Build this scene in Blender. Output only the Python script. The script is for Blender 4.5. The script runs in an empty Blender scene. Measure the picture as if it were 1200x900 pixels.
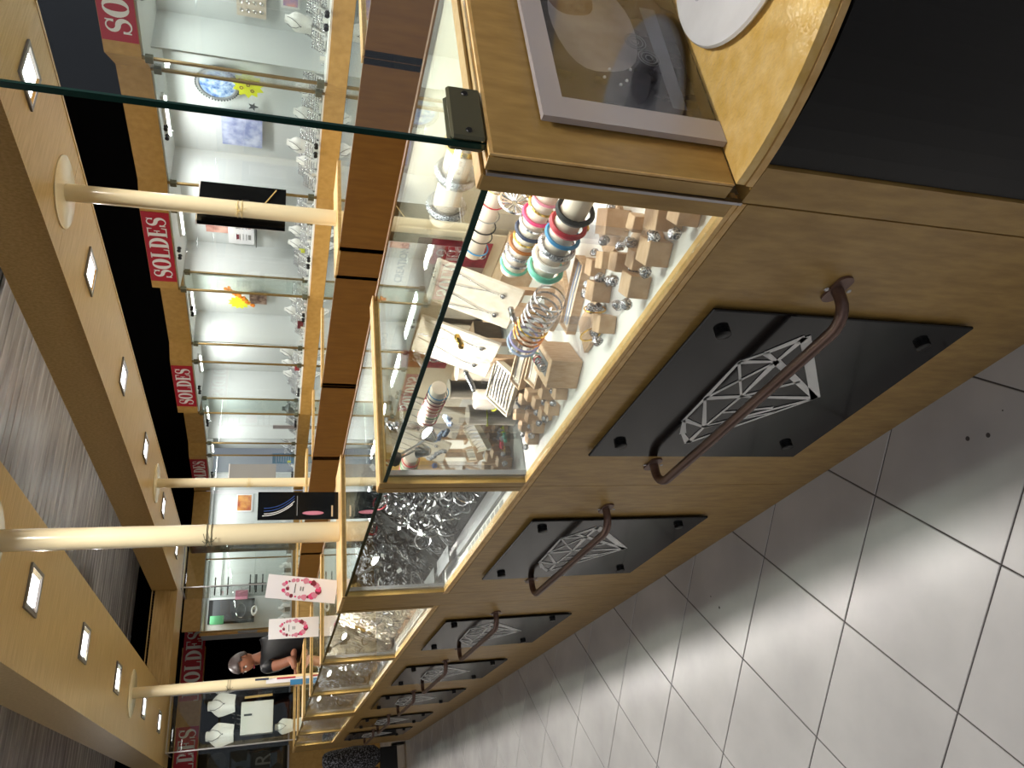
import bpy, bmesh, math, random
from mathutils import Vector, Matrix
C = bpy.context.scene
COL = C.collection
PI = math.pi
rnd = random.Random(7)

# ------------------------------------------------------------------ camera
# world: X to the right of the aisle (into the kiosk), Y along the kiosk, Z up. The photograph lies on its side.
F = 870.65
R = ((0.86721085, -0.4969246, 0.03180084), (-0.12186907, -0.27373542, -0.95405286), (0.48279735, 0.82348945, -0.29794606))
EYE = Vector((0, 0, 1.55))
cam = bpy.data.cameras.new('camera'); camo = bpy.data.objects.new('camera', cam); COL.objects.link(camo)
cam.sensor_width = 36; cam.lens = F / 1200 * 36; cam.clip_start = 0.02; cam.clip_end = 60
ax, ay, az = Vector(R[1]), Vector(R[0]), -Vector(R[2])
m = Matrix((ax, ay, az)).transposed().to_4x4(); m.translation = EYE
camo.matrix_world = m
C.camera = camo

# ------------------------------------------------------------------ world, lights, exposure
C.view_settings.view_transform = 'Standard'; C.view_settings.look = 'None'
C.view_settings.exposure = 0.12; C.view_settings.gamma = 1.0; C.view_settings.use_curve_mapping = False
C.cycles.transparent_max_bounces = 48; C.cycles.max_bounces = 7; C.cycles.diffuse_bounces = 3; C.cycles.glossy_bounces = 4
C.cycles.caustics_reflective = False; C.cycles.caustics_refractive = False; C.cycles.sample_clamp_indirect = 4
C.cycles.use_denoising = True
w = bpy.data.worlds.new('world'); C.world = w; w.use_nodes = True
w.node_tree.nodes['Background'].inputs[0].default_value = (0.80, 0.86, 1.0, 1)
w.node_tree.nodes['Background'].inputs[1].default_value = 0.27

def area(name, loc, size, power, color=(1, 0.95, 0.88), rot=(0, 0, 0), sy=None, spread=PI):
    l = bpy.data.lights.new(name, 'AREA'); l.energy = power; l.color = color; l.size = size; l.spread = spread
    if sy: l.shape = 'RECTANGLE'; l.size_y = sy
    o = bpy.data.objects.new(name, l); COL.objects.link(o); o.location = loc; o.rotation_euler = rot
    return o
area('mall_fill', (-1.6, 3.2, 3.3), 1.6, 30, (1, 0.97, 0.95), sy=7.0)
area('mall_fill', (-2.4, -1.6, 3.3), 2.4, 18, (1, 0.97, 0.95), sy=1.6)
area('mall_fill', (3.75, 4.2, 3.35), .9, 26, (1, 0.97, 0.93), sy=9.0)  # added fill over the rear aisle, brightens the rear canopy arm and headers
area('mall_fill', (3.75, 4.2, 3.34), .9, 90, (1, 0.96, 0.90), sy=9.0, spread=1.1)  # added narrow fill, bounced off the rear aisle floor onto the soffit
area('mall_fill', (-1.2, 10.2, 3.3), 1.5, 14, (1, 0.97, 0.95), sy=2.5)

# ------------------------------------------------------------------ materials
def lin(h):
    v = [int(h[i:i + 2], 16) / 255 for i in (1, 3, 5)]
    return tuple(((x + 0.055) / 1.055) ** 2.4 if x > 0.04045 else x / 12.92 for x in v) + (1,)
def mat(name, col, rough=0.5, metal=0.0, spec=0.5, emit=0.0, ecol=None, coat=0.0):
    m = bpy.data.materials.new(name); m.use_nodes = True
    b = m.node_tree.nodes['Principled BSDF']
    b.inputs['Base Color'].default_value = lin(col) if isinstance(col, str) else col
    b.inputs['Roughness'].default_value = rough; b.inputs['Metallic'].default_value = metal
    b.inputs['Specular IOR Level'].default_value = spec
    b.inputs['Coat Weight'].default_value = coat
    if emit: b.inputs['Emission Color'].default_value = lin(ecol or col); b.inputs['Emission Strength'].default_value = emit
    return m
def noisy(name, c1, c2, scale=(8, 8, 8), rough=0.5, detail=4, bump=0.0, bscale=None, metal=0.0, lo=0.35, hi=0.65, spec=0.5, rot=(0, 0, 0), coat=0.0):
    m = mat(name, c1, rough, metal, spec, coat=coat); nt = m.node_tree; N = nt.nodes; L = nt.links; b = N['Principled BSDF']
    tc = N.new('ShaderNodeTexCoord'); mp = N.new('ShaderNodeMapping'); mp.inputs['Scale'].default_value = scale; mp.inputs['Rotation'].default_value = rot
    L.new(tc.outputs['Object'], mp.inputs[0])
    n = N.new('ShaderNodeTexNoise'); n.inputs['Scale'].default_value = 1; n.inputs['Detail'].default_value = detail; L.new(mp.outputs[0], n.inputs[0])
    r = N.new('ShaderNodeValToRGB'); r.color_ramp.elements[0].position = lo; r.color_ramp.elements[1].position = hi
    r.color_ramp.elements[0].color = lin(c1); r.color_ramp.elements[1].color = lin(c2)
    L.new(n.outputs[0], r.inputs[0]); L.new(r.outputs[0], b.inputs['Base Color'])
    if bump:
        src = n.outputs[0]
        if bscale:
            mp2 = N.new('ShaderNodeMapping'); mp2.inputs['Scale'].default_value = bscale; L.new(tc.outputs['Object'], mp2.inputs[0])
            n2 = N.new('ShaderNodeTexNoise'); n2.inputs['Scale'].default_value = 1; n2.inputs['Detail'].default_value = 2; L.new(mp2.outputs[0], n2.inputs[0]); src = n2.outputs[0]
        bp = N.new('ShaderNodeBump'); bp.inputs['Strength'].default_value = bump; bp.inputs['Distance'].default_value = 0.004
        L.new(src, bp.inputs['Height']); L.new(bp.outputs[0], b.inputs['Normal'])
    return m
def glassm(name, tint='#e4f2ec', base=0.04, rough=0.0):
    m = bpy.data.materials.new(name); m.use_nodes = True; nt = m.node_tree; N = nt.nodes; L = nt.links
    for n in list(N): N.remove(n)
    out = N.new('ShaderNodeOutputMaterial'); mx = N.new('ShaderNodeMixShader'); tr = N.new('ShaderNodeBsdfTransparent'); gl = N.new('ShaderNodeBsdfGlossy')
    tr.inputs[0].default_value = lin(tint); gl.inputs['Roughness'].default_value = rough; gl.inputs[0].default_value = (1, 1, 1, 1)
    g = N.new('ShaderNodeNewGeometry'); d = N.new('ShaderNodeVectorMath'); d.operation = 'DOT_PRODUCT'
    L.new(g.outputs['Incoming'], d.inputs[0]); L.new(g.outputs['Normal'], d.inputs[1])
    def mth(op, a, b=None, clamp=False):
        k = N.new('ShaderNodeMath'); k.operation = op; k.use_clamp = clamp
        for i, v in enumerate((a, b)):
            if v is None: continue
            if isinstance(v, (int, float)): k.inputs[i].default_value = v
            else: L.new(v, k.inputs[i])
        return k.outputs[0]
    a = mth('ABSOLUTE', d.outputs['Value']); s = mth('SUBTRACT', 1.0, a, True); p = mth('POWER', s, 5.0)
    f = mth('ADD', mth('MULTIPLY', p, 1 - base), base, True)
    L.new(f, mx.inputs[0]); L.new(tr.outputs[0], mx.inputs[1]); L.new(gl.outputs[0], mx.inputs[2]); L.new(mx.outputs[0], out.inputs[0])
    return m
M = {}
M['gold'] = noisy('gold_laminate', '#9c7a42', '#b59355', (60, 60, 14), 0.36, 5, 0.12, (90, 90, 70), lo=0.3, hi=0.7)
M['gold_table'] = noisy('gold_hammered', '#dcb25c', '#f0cf8a', (30, 30, 30), 0.28, 4, .9, (70, 70, 70), lo=0.3, hi=0.7)
M['gold_dark'] = noisy('gold_brown_wood', '#70491a', '#7e5620', (40, 40, 8), 0.4, 4, 0.04, lo=0.3, hi=0.7)
M['canopy'] = noisy('canopy_veneer', '#ba9858', '#d2b278', (6, 90, 60), 0.34, 4, 0.03, lo=0.3, hi=0.7)
M['header'] = noisy('header_veneer', '#ac8440', '#bc9450', (20, 20, 20), 0.4, 3, lo=0.3, hi=0.7)
M['edge'] = noisy('pale_wood_edge', '#d2a662', '#e4bf80', (50, 50, 50), 0.4, 3, lo=0.3, hi=0.7)
M['block'] = noisy('bare_wood_block', '#c3a07e', '#d8ba9c', (260, 40, 40), 0.6, 4, lo=0.3, hi=0.7)
M['suede'] = noisy('beige_suede', '#d8c8b4', '#e2d4c4', (50, 50, 50), 0.9, 2)
M['leather'] = mat('cream_leatherette', '#ead9c8', 0.45)
M['post'] = mat('cream_enamel', '#f0e0b8', 0.22, coat=0.3)
M['tile'] = noisy('grey_porcelain', '#a6a4a4', '#c0bebd', (3.2, 3.2, 3.2), 0.26, 6, 0.02, lo=0.25, hi=0.75, rot=(0, 0, 0.7))
M['grout'] = mat('dark_grout', '#4a4644', 0.9)
M['black'] = mat('black_gloss_acrylic', '#0b0c0e', 0.12, spec=0.3)
M['blackpanel'] = noisy('black_soft_panel', '#050608', '#0a0b0e', (4, 4, 4), 0.32, 3, spec=0.3)
M['blackmatte'] = mat('black_matte', '#0a0a0c', 0.7)
M['void'] = mat('deep_black', '#030304', 0.9, spec=0.05)
M['rubber'] = mat('black_cap', '#030303', 0.35)
M['bronze'] = noisy('bronze_bar', '#5e4840', '#7a6258', (30, 4, 30), 0.36, 4, 0.05, metal=0.55)
M['steel'] = mat('brushed_steel', '#b8b6b8', 0.3, 1.0)
M['chrome'] = mat('chrome', '#e8e8ea', 0.12, 1.0)
M['grey'] = mat('grey_profile', '#8f9092', 0.4, 0.4)
M['clip'] = mat('olive_grey_metal', '#6c6a54', 0.38, 0.7)
M['deck'] = mat('white_deck', '#f4f1ee', 0.4)
M['white'] = mat('white_gloss', '#f2f0ee', 0.35)
M['niche'] = mat('white_niche', '#d3d6d6', 0.6)
M['card'] = mat('white_card', '#f2eff2', 0.5)
M['logo'] = mat('white_vinyl', '#e8e8e4', 0.5)
M['silver'] = mat('silver', '#d4d4da', 0.18, 1.0)
M['darksilver'] = noisy('crystal_silver', '#50505a', '#f4f4fa', (420, 420, 420), 0.2, 2, 0.3, metal=0.85, lo=0.4, hi=0.6)
M['goldm'] = mat('gold_metal', '#e0b860', 0.2, 1.0)
M['rosegold'] = mat('copper_metal', '#c88450', 0.22, 1.0)
M['brass'] = mat('brass_strip', '#8a7040', 0.4, 0.5)
M['slat'] = noisy('metal_louvre', '#b4b0b0', '#e4e0e0', (1.6, 9, 3), 0.25, 5, metal=0.2, lo=0.3, hi=0.7)
M['plenum'] = mat('dark_plenum', '#3a3434', 0.7)
M['red'] = mat('banner_red', '#a80f28', 0.5)
M['lamp'] = mat('lamp_white', '#ffffff', 0.5, emit=7.0, ecol='#ffffff')
M['mirror'] = mat('mirror', '#dcdedc', 0.03, 1.0)
M['bezel'] = mat('grey_bezel', '#8a8886', 0.35, 0.6)
M['glass'] = glassm('clear_glass', '#f8fbf9')
M['glass_top'] = glassm('top_glass', '#f4faf7', 0.05)
M['glass_edge'] = mat('green_glass_edge', '#12332b', 0.15)
M['acrylic'] = glassm('clear_acrylic', '#f2f3f6', 0.045, 0.05)
M['frost'] = mat('milky_acrylic', '#b4aeb0', 0.25)
for k, h in dict(pink='#e0487c', blue='#3a8fc8', teal='#6cc0a8', brown='#9c5c20', navy='#26304c', crimson='#b01c30', dblue='#2a4a8c', green='#5a9c70', yellow='#e6ea28',
                 orange='#ee8a2a', rope='#d8c080', dkred='#781a30', pblue='#a8b8d8', lilac='#a8a0d0', skin='#96624a', hair='#4a403e', shirt='#05070c', cream='#efe2cc', bbblue='#2c74a4',
                 grey2='#8a8a88', dgrey='#44464a', rose='#d88aa0', photo1='#c09080', beige='#d8c0a0').items():
    M[k] = mat(k + '_colour', h, 0.45)

# ------------------------------------------------------------------ mesh building
class MB:
    def __init__(s): s.v = []; s.f = []; s.mi = []
    def add(s, vs, fs, mi=0, T=None):
        o = len(s.v)
        s.v += [tuple(T @ Vector(p)) if T else tuple(p) for p in vs]
        s.f += [tuple(i + o for i in f) for f in fs]; s.mi += [mi] * len(fs); return s
    def box(s, x0, x1, y0, y1, z0, z1, mi=0, T=None, b=0.0):
        if b > 0:
            b = min(b, (x1 - x0) * .45, (y1 - y0) * .45, (z1 - z0) * .45)
            vs = []; idx = {}
            for k, (sx, sy, sz) in enumerate([(i, j, l) for i in (0, 1) for j in (0, 1) for l in (0, 1)]):
                X, Y, Z = (x1 if sx else x0), (y1 if sy else y0), (z1 if sz else z0)
                dx, dy, dz = (-b if sx else b), (-b if sy else b), (-b if sz else b)
                for a, p in enumerate(((X, Y + dy, Z + dz), (X + dx, Y, Z + dz), (X + dx, Y + dy, Z))):
                    idx[(sx, sy, sz, a)] = len(vs); vs.append(p)
            g = lambda *k: idx[k]
            fs = []
            for q in (0, 1):
                fs.append((g(q, 0, 0, 0), g(q, 1, 0, 0), g(q, 1, 1, 0), g(q, 0, 1, 0)))
                fs.append((g(0, q, 0, 1), g(1, q, 0, 1), g(1, q, 1, 1), g(0, q, 1, 1)))
                fs.append((g(0, 0, q, 2), g(1, 0, q, 2), g(1, 1, q, 2), g(0, 1, q, 2)))
            for i in (0, 1):
                for j in (0, 1):
                    fs.append((g(i, j, 0, 0), g(i, j, 1, 0), g(i, j, 1, 1), g(i, j, 0, 1)))
                    fs.append((g(i, 0, j, 0), g(i, 1, j, 0), g(i, 1, j, 2), g(i, 0, j, 2)))
                    fs.append((g(0, i, j, 1), g(1, i, j, 1), g(1, i, j, 2), g(0, i, j, 2)))
                    for l in (0, 1): fs.append((g(i, j, l, 0), g(i, j, l, 1), g(i, j, l, 2)))
            return s.add(vs, fs, mi, T)
        vs = [(x, y, z) for x in (x0, x1) for y in (y0, y1) for z in (z0, z1)]
        return s.add(vs, [(0, 1, 3, 2), (4, 6, 7, 5), (0, 4, 5, 1), (2, 3, 7, 6), (0, 2, 6, 4), (1, 5, 7, 3)], mi, T)
    def prism(s, poly, z0, z1, mi=0, T=None, side=None):
        n = len(poly)
        s.add([(x, y, z0) for x, y in poly] + [(x, y, z1) for x, y in poly], [tuple(range(n - 1, -1, -1)), tuple(range(n, 2 * n))], mi, T)
        s.add([(x, y, z0) for x, y in poly] + [(x, y, z1) for x, y in poly], [(i, (i + 1) % n, n + (i + 1) % n, n + i) for i in range(n)], mi if side is None else side, T)
        return s
    def lathe(s, prof, n=20, mi=0, T=None):
        vs = []; fs = []
        for r, z in prof:
            for k in range(n): a = 2 * PI * k / n; vs.append((r * math.cos(a), r * math.sin(a), z))
        for i in range(len(prof) - 1):
            for k in range(n):
                k2 = (k + 1) % n; fs.append((i * n + k, i * n + k2, (i + 1) * n + k2, (i + 1) * n + k))
        fs.append(tuple(range(n - 1, -1, -1))); fs.append(tuple((len(prof) - 1) * n + k for k in range(n)))
        return s.add(vs, fs, mi, T)
    def tube(s, pts, r, n=8, mi=0, T=None, closed=False):
        pts = [Vector(p) for p in pts]; vs = []; fs = []; m_ = len(pts); up = None
        for i, p in enumerate(pts):
            if closed: t = pts[(i + 1) % m_] - pts[i - 1]
            else: t = pts[min(i + 1, m_ - 1)] - pts[max(i - 1, 0)]
            t.normalize()
            if up is None: up = Vector((0, 0, 1)) if abs(t.z) < 0.9 else Vector((1, 0, 0))
            a = t.cross(up)
            if a.length < 1e-4: a = t.orthogonal()
            a.normalize(); b = a.cross(t); up = b
            rr = r[i] if isinstance(r, (list, tuple)) else r
            for k in range(n):
                q = 2 * PI * k / n; vs.append(p + a * rr * math.cos(q) + b * rr * math.sin(q))
        for i in range(m_ if closed else m_ - 1):
            j = (i + 1) % m_
            for k in range(n): k2 = (k + 1) % n; fs.append((i * n + k, i * n + k2, j * n + k2, j * n + k))
        if not closed: fs += [tuple(range(n - 1, -1, -1)), tuple((m_ - 1) * n + k for k in range(n))]
        return s.add(vs, fs, mi, T)
    def torus(s, R_, r, n=20, k=6, mi=0, T=None, sy=1.0, flat=1.0):
        vs = []; fs = []
        for i in range(n):
            a = 2 * PI * i / n
            for j in range(k):
                b = 2 * PI * j / k; q = R_ + r * math.cos(b)
                vs.append((q * math.cos(a), q * math.sin(a) * sy, r * math.sin(b) * flat))
        for i in range(n):
            for j in range(k): fs.append((i * k + j, ((i + 1) % n) * k + j, ((i + 1) % n) * k + (j + 1) % k, i * k + (j + 1) % k))
        return s.add(vs, fs, mi, T)
    def ball(s, c, r, n=8, mi=0, T=None, sc=(1, 1, 1)):
        vs = [(c[0], c[1], c[2] - r * sc[2])]; h = n // 2
        for i in range(1, h):
            a = PI * i / h
            for k in range(n): b = 2 * PI * k / n; vs.append((c[0] + r * sc[0] * math.sin(a) * math.cos(b), c[1] + r * sc[1] * math.sin(a) * math.sin(b), c[2] - r * sc[2] * math.cos(a)))
        vs.append((c[0], c[1], c[2] + r * sc[2])); e = len(vs) - 1; fs = [(0, 1 + (k + 1) % n, 1 + k) for k in range(n)]
        for i in range(h - 2):
            for k in range(n): a = 1 + i * n; k2 = (k + 1) % n; fs.append((a + k, a + k2, a + n + k2, a + n + k))
        a = 1 + (h - 2) * n; fs += [(a + k, a + (k + 1) % n, e) for k in range(n)]
        return s.add(vs, fs, mi, T)
    def strip(s, pts, ws, depth, plane, mi=0):
        """a flat ribbon along 2-D points, PLANE maps (u, v, w) to the world, thickness DEPTH"""
        if isinstance(ws, (int, float)): ws = [ws] * len(pts)
        L_ = []; Rr = []
        for i, (u, v) in enumerate(pts):
            a = pts[max(i - 1, 0)]; b = pts[min(i + 1, len(pts) - 1)]; dx, dy = b[0] - a[0], b[1] - a[1]; l = math.hypot(dx, dy) or 1
            nx, ny = -dy / l * ws[i] / 2, dx / l * ws[i] / 2; L_.append((u + nx, v + ny)); Rr.append((u - nx, v - ny))
        n = len(pts); vs = [plane(*p, 0) for p in L_] + [plane(*p, 0) for p in Rr] + [plane(*p, depth) for p in L_] + [plane(*p, depth) for p in Rr]; fs = []
        for i in range(n - 1):
            fs += [(i, i + 1, n + i + 1, n + i), (2 * n + i, 3 * n + i, 3 * n + i + 1, 2 * n + i + 1), (i, 2 * n + i, 2 * n + i + 1, i + 1), (n + i, n + i + 1, 3 * n + i + 1, 3 * n + i)]
        fs += [(0, n, 3 * n, 2 * n), (n - 1, 3 * n - 1, 4 * n - 1, 2 * n - 1)]
        return s.add(vs, fs, mi)
    def mesh(s, name, mats, smooth=False, off=None):
        me = bpy.data.meshes.new(name)
        vs = s.v if off is None else [(a - off[0], b - off[1], c - off[2]) for a, b, c in s.v]
        me.from_pydata(vs, [], s.f)
        for q in (mats if isinstance(mats, (list, tuple)) else [mats]): me.materials.append(M[q] if isinstance(q, str) else q)
        me.polygons.foreach_set('material_index', s.mi)
        bm = bmesh.new(); bm.from_mesh(me); bmesh.ops.remove_doubles(bm, verts=bm.verts, dist=1e-6); bmesh.ops.recalc_face_normals(bm, faces=bm.faces); bm.to_mesh(me); bm.free()
        if smooth:
            me.polygons.foreach_set('use_smooth', [True] * len(me.polygons))
            try: me.set_sharp_from_angle(angle=math.radians(42))
            except Exception: pass
        me.update(); return me
def origin(o):
    v = Vector((0, 0, 0))
    while o: v += o.location; o = o.parent
    return v
def ob(name, mb, mats, parent=None, smooth=False, label=None, kind=None):
    """a mesh given in world coordinates, put under PARENT (which is not turned yet)"""
    off = origin(parent) if parent else None
    o = bpy.data.objects.new(name, mb.mesh(name, mats, smooth, off)); COL.objects.link(o); o.parent = parent
    if label: o['label'] = label
    if kind: o['kind'] = kind
    return o
def tag(o, label, cat, group=None, kind=None):
    o['label'] = label; o['category'] = cat
    if group: o['group'] = group
    if kind: o['kind'] = kind
    return o
def thing(name, label, cat, loc=(0, 0, 0), group=None):
    o = bpy.data.objects.new(name, None); COL.objects.link(o); o.location = loc; o.empty_display_size = 0.05
    return tag(o, label, cat, group)
def copy_tree(o, parent=None):
    c = o.copy(); COL.objects.link(c); c.parent = parent
    for ch in list(o.children): copy_tree(ch, c)
    return c
def struct(name, mb, mats, parent=None, smooth=False):
    o = ob(name, mb, mats, parent, smooth)
    if not parent: o['kind'] = 'structure'
    return o
def sempty(name, loc=(0, 0, 0)):
    o = bpy.data.objects.new(name, None); COL.objects.link(o); o.location = loc; o['kind'] = 'structure'; return o
def ray(px, py):
    u, v = 900 - py - 450, px - 600
    return Vector(tuple(R[0][i] * u + R[1][i] * v + R[2][i] * F for i in range(3)))
def atX(px, py, c): d = ray(px, py); return EYE + d * (c / d.x)
def atY(px, py, c): d = ray(px, py); return EYE + d * (c / d.y)
def atZ(px, py, c): d = ray(px, py); return EYE + d * ((c - EYE.z) / d.z)
def TR(x, y, z, rx=0, ry=0, rz=0, s=1.0):
    return Matrix.Translation((x, y, z)) @ Matrix.Rotation(rz, 4, 'Z') @ Matrix.Rotation(ry, 4, 'Y') @ Matrix.Rotation(rx, 4, 'X') @ Matrix.Scale(s, 4)
def B(*a, **k): return MB().box(*a, **k)
def text(name, s, size, T, matn, parent=None, label=None, align='CENTER', sx=1.0, shear=0.0):
    cu = bpy.data.curves.new(name, 'FONT'); cu.body = s; cu.size = size; cu.align_x = align; cu.align_y = 'CENTER'; cu.extrude = 0.0006; cu.shear = shear; cu.resolution_u = 3
    cu.materials.append(M[matn]); o = bpy.data.objects.new(name, cu); COL.objects.link(o)
    T = T @ Matrix.Diagonal((sx, 1, 1, 1))
    if parent: T = Matrix.Translation(-origin(parent)) @ T; o.parent = parent
    dg = bpy.context.evaluated_depsgraph_get(); dg.update(); me = bpy.data.meshes.new_from_object(o.evaluated_get(dg)); me.transform(T)
    p_ = o.parent; bpy.data.objects.remove(o); o = bpy.data.objects.new(name, me); COL.objects.link(o); o.parent = p_
    if label: o['label'] = label
    return o
# text planes: facing -Y (towards the camera), facing -X
FY = Matrix.Rotation(PI / 2, 4, 'X')
FX = Matrix.Rotation(-PI / 2, 4, 'Z') @ Matrix.Rotation(PI / 2, 4, 'X')

# serif capitals for the sale banners, each in a box 1 high
def serif(ch):
    out = []  # (pts, widths), advance
    def arc(cx, cy, rx, ry, a0, a1, n=14): return [(cx + rx * math.cos(math.radians(a0 + (a1 - a0) * i / n)), cy + ry * math.sin(math.radians(a0 + (a1 - a0) * i / n))) for i in range(n + 1)]
    if ch == 'O':
        p = arc(.36, .5, .25, .46, 90, 450, 28); w = [.05 + .17 * abs(math.sin(math.radians(i / 28 * 360))) for i in range(29)]
        return [(p, w)], .76
    if ch == 'L': return [([(.19, 0), (.19, 1)], .19), ([(.02, .03), (.60, .03)], .06), ([(.02, .97), (.37, .97)], .06), ([(.58, .0), (.60, .30)], [.09, .03])], .66
    if ch == 'D':
        p = arc(.24, .5, .36, .46, 90, -90, 18); w = [.06 + .15 * math.sin(math.radians(i * 10)) for i in range(19)]
        return [([(.19, 0), (.19, 1)], .19), ([(.02, .03), (.28, .03)], .06), ([(.02, .97), (.28, .97)], .06), (p, w)], .74
    if ch == 'E': return [([(.19, 0), (.19, 1)], .19), ([(.02, .03), (.58, .03)], .06), ([(.02, .97), (.56, .97)], .06), ([(.2, .51), (.42, .51)], .06), ([(.56, 0), (.60, .28)], [.09, .03]), ([(.55, 1), (.57, .75)], [.09, .03]), ([(.42, .36), (.42, .66)], .05)], .68
    if ch == 'S':
        p = arc(.31, .74, .19, .22, 20, 270, 16) [:-1] + arc(.30, .26, .22, .25, 90, -170, 18)
        n = len(p); w = [.05 + .17 * math.exp(-((i / (n - 1) - .5) / .20) ** 2) for i in range(n)]
        return [(p, w), ([(.49, .66), (.52, .97)], [.10, .04]), ([(.08, .34), (.05, .03)], [.10, .04])], .62
def sale_letters(mb, word, u0, u1, v0, v1, plane):
    adv = [serif(c)[1] for c in word]; tot = sum(adv); k = (u1 - u0) / tot; h = v1 - v0; u = u0
    for c in word:
        st, a = serif(c)
        for pts, w_ in st:
            n = len(pts)
            P2 = [(u + x * k, v0 + y * h) for x, y in pts]
            mean = (k + h) / 2 if c in 'OSD' else None
            W = []
            for i in range(n):
                a_ = pts[max(i - 1, 0)]; b_ = pts[min(i + 1, n - 1)]; dx, dy = abs(b_[0] - a_[0]), abs(b_[1] - a_[1]); t = dx / (dx + dy + 1e-9)
                W.append((w_ if isinstance(w_, (int, float)) else w_[i]) * (k * (1 - t) + h * t * .9))
            mb.strip(P2, W, 0.0015, plane)
        u += a * k
    return mb

# ------------------------------------------------------------------ floor
def world_coords(matn):
    nt = M[matn].node_tree; g = nt.nodes.new('ShaderNodeNewGeometry')
    for n in nt.nodes:
        if n.type == 'MAPPING': nt.links.new(g.outputs['Position'], n.inputs[0])
for q in ('tile', 'slat'): world_coords(q)
fl = struct('floor', B(-6, 8, -3, 14, -0.08, -0.003), 'grout')
S2 = 0.2725
def tile_mb(cx, cy, mb):
    h = S2 - 0.0028; b = 0.0025
    lo = [(cx + h, cy), (cx, cy + h), (cx - h, cy), (cx, cy - h)]; hi = [(cx + h - b, cy), (cx, cy + h - b), (cx - h + b, cy), (cx, cy - h + b)]
    v = [(x, y, -0.004) for x, y in lo] + [(x, y, -0.0012) for x, y in lo] + [(x, y, 0) for x, y in hi]
    f = [(8, 9, 10, 11)] + [(i, (i + 1) % 4, 4 + (i + 1) % 4, 4 + i) for i in range(4)] + [(4 + i, 4 + (i + 1) % 4, 8 + (i + 1) % 4, 8 + i) for i in range(4)]
    return mb.add(v, f)
cents = []
for i in range(-18, 20):
    for j in range(-12, 46):
        if (i + j) % 2:
            x, y = .318 + S2 * i, 1.269 + S2 * j
            if -3.6 < x < 5 and -1.5 < y < 13: cents.append((x, y))
def tile_rank(c):
    d = Vector((c[0], c[1], 0)) - EYE; z = Vector(R[2]).dot(d)
    seen = z > .1 and -.95 < Vector(R[0]).dot(d) / z < .62 and c[0] < .95
    return (0 if seen else 1, (Vector(c) - Vector((.2, 1.5))).length)
cents.sort(key=tile_rank)
tm = tile_mb(0, 0, MB()).mesh('tile', 'tile')
for x, y in cents[:290]:
    o = bpy.data.objects.new('tile', tm); COL.objects.link(o); o.location = (x, y, 0); o.parent = fl
rest = MB()
for x, y in cents[290:]: tile_mb(x, y, rest)
ob('tiling', rest, 'tile', fl, kind='stuff')
# two chips and specks in the tiles
sp = MB()
for px, py, r in ((1134, 514, .006), (1158, 510, .006), (1175, 481, .002), (843, 712, .005), (833, 699, .003)):
    p = atZ(px, py, 0); sp.lathe([(r, 0), (r * .8, .0006)], 8, T=Matrix.Translation((p.x, p.y, 0.0002)))
ob('floor_mark', sp, 'grout', fl)

# ------------------------------------------------------------------ ceiling louvres
ce = struct('ceiling', B(-6, 8, -3, 14, 3.60, 3.7), 'plenum')
sl = B(-5.5, 7.2, -0.056, 0.056, 0, 0.03, b=.006).mesh('slat', 'slat')
y = -2.0
while y < 13.9:
    if not (4.96 < y < 5.12):
        o = bpy.data.objects.new('slat', sl); COL.objects.link(o); o.location = (0, y, 3.5 + rnd.uniform(-.003, .003)); o.rotation_euler = (rnd.uniform(-.02, .02), 0, 0); o.parent = ce
    y += 0.131
ob('track', B(-5.5, 7.2, 5.02, 5.06, 3.50, 3.56), 'dgrey', ce)
vt = MB(); 
for k in range(9): vt.box(-.6 + .0, .55, 6.88 + k * .025, 6.888 + k * .025, 3.488, 3.497)
ob('vent', vt, 'rubber', ce)

# ------------------------------------------------------------------ the glazed wall on the far side of the kiosk
ZB, ZT = 1.30, 2.48
V = [(4.50, -1.34), (4.71, -1.08), (4.70, 0.01), (4.58, 0.19), (4.49, 1.13), (4.71, 1.39), (4.70, 2.48), (4.58, 2.66), (4.49, 3.60), (4.71, 3.86), (4.70, 4.95), (4.58, 5.13), (4.48, 6.10), (4.77, 6.21), (4.69, 7.36), (4.57, 7.54),
     (4.47, 8.56), (4.75, 8.70), (4.66, 9.80), (4.56, 9.98), (4.47, 11.03)]
wr = struct('wall_right', B(4.95, 5.3, -1.6, 13.2, 2.72, 3.5), 'void')
def band(mb, z0, z1, t0=0.0, t1=0.10, i0=0, i1=None):
    for a, b in zip(V[i0:i1 or len(V)], V[i0 + 1:(i1 or len(V)) + 1] if i1 else V[i0 + 1:]):
        mb.prism([(a[0] + t0, a[1]), (b[0] + t0, b[1]), (b[0] + t1, b[1]), (a[0] + t1, a[1])], z0, z1)
    return mb
for a, b in zip(V, V[1:]):
    struct('header_panel', MB().prism([(a[0], a[1]), (b[0], b[1]), (b[0] + .5, b[1]), (a[0] + .5, a[1])], ZT, 2.70), 'header', wr)
    struct('base_panel', MB().prism([(a[0], a[1]), (b[0], b[1]), (b[0] + .08, b[1]), (a[0] + .08, a[1])], 0, ZB), 'header', wr)
struct('niche_back', B(5.16, 5.2, -1.5, 11.02, ZB - .05, ZT + .02), 'niche', wr)
struct('niche_floor', band(MB(), ZB - .02, ZB + .012, .012, .60), 'deck', wr)
struct('niche_top', band(MB(), ZT - .012, ZT, .012, .64), 'niche', wr)
for y in (-1.1, .05, 1.30, 2.52, 3.72, 5.0, 6.22, 7.42, 8.70, 9.86):
    struct('partition', B(4.76, 5.16, y - .008, y + .008, ZB, ZT - .01), 'niche', wr)
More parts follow.
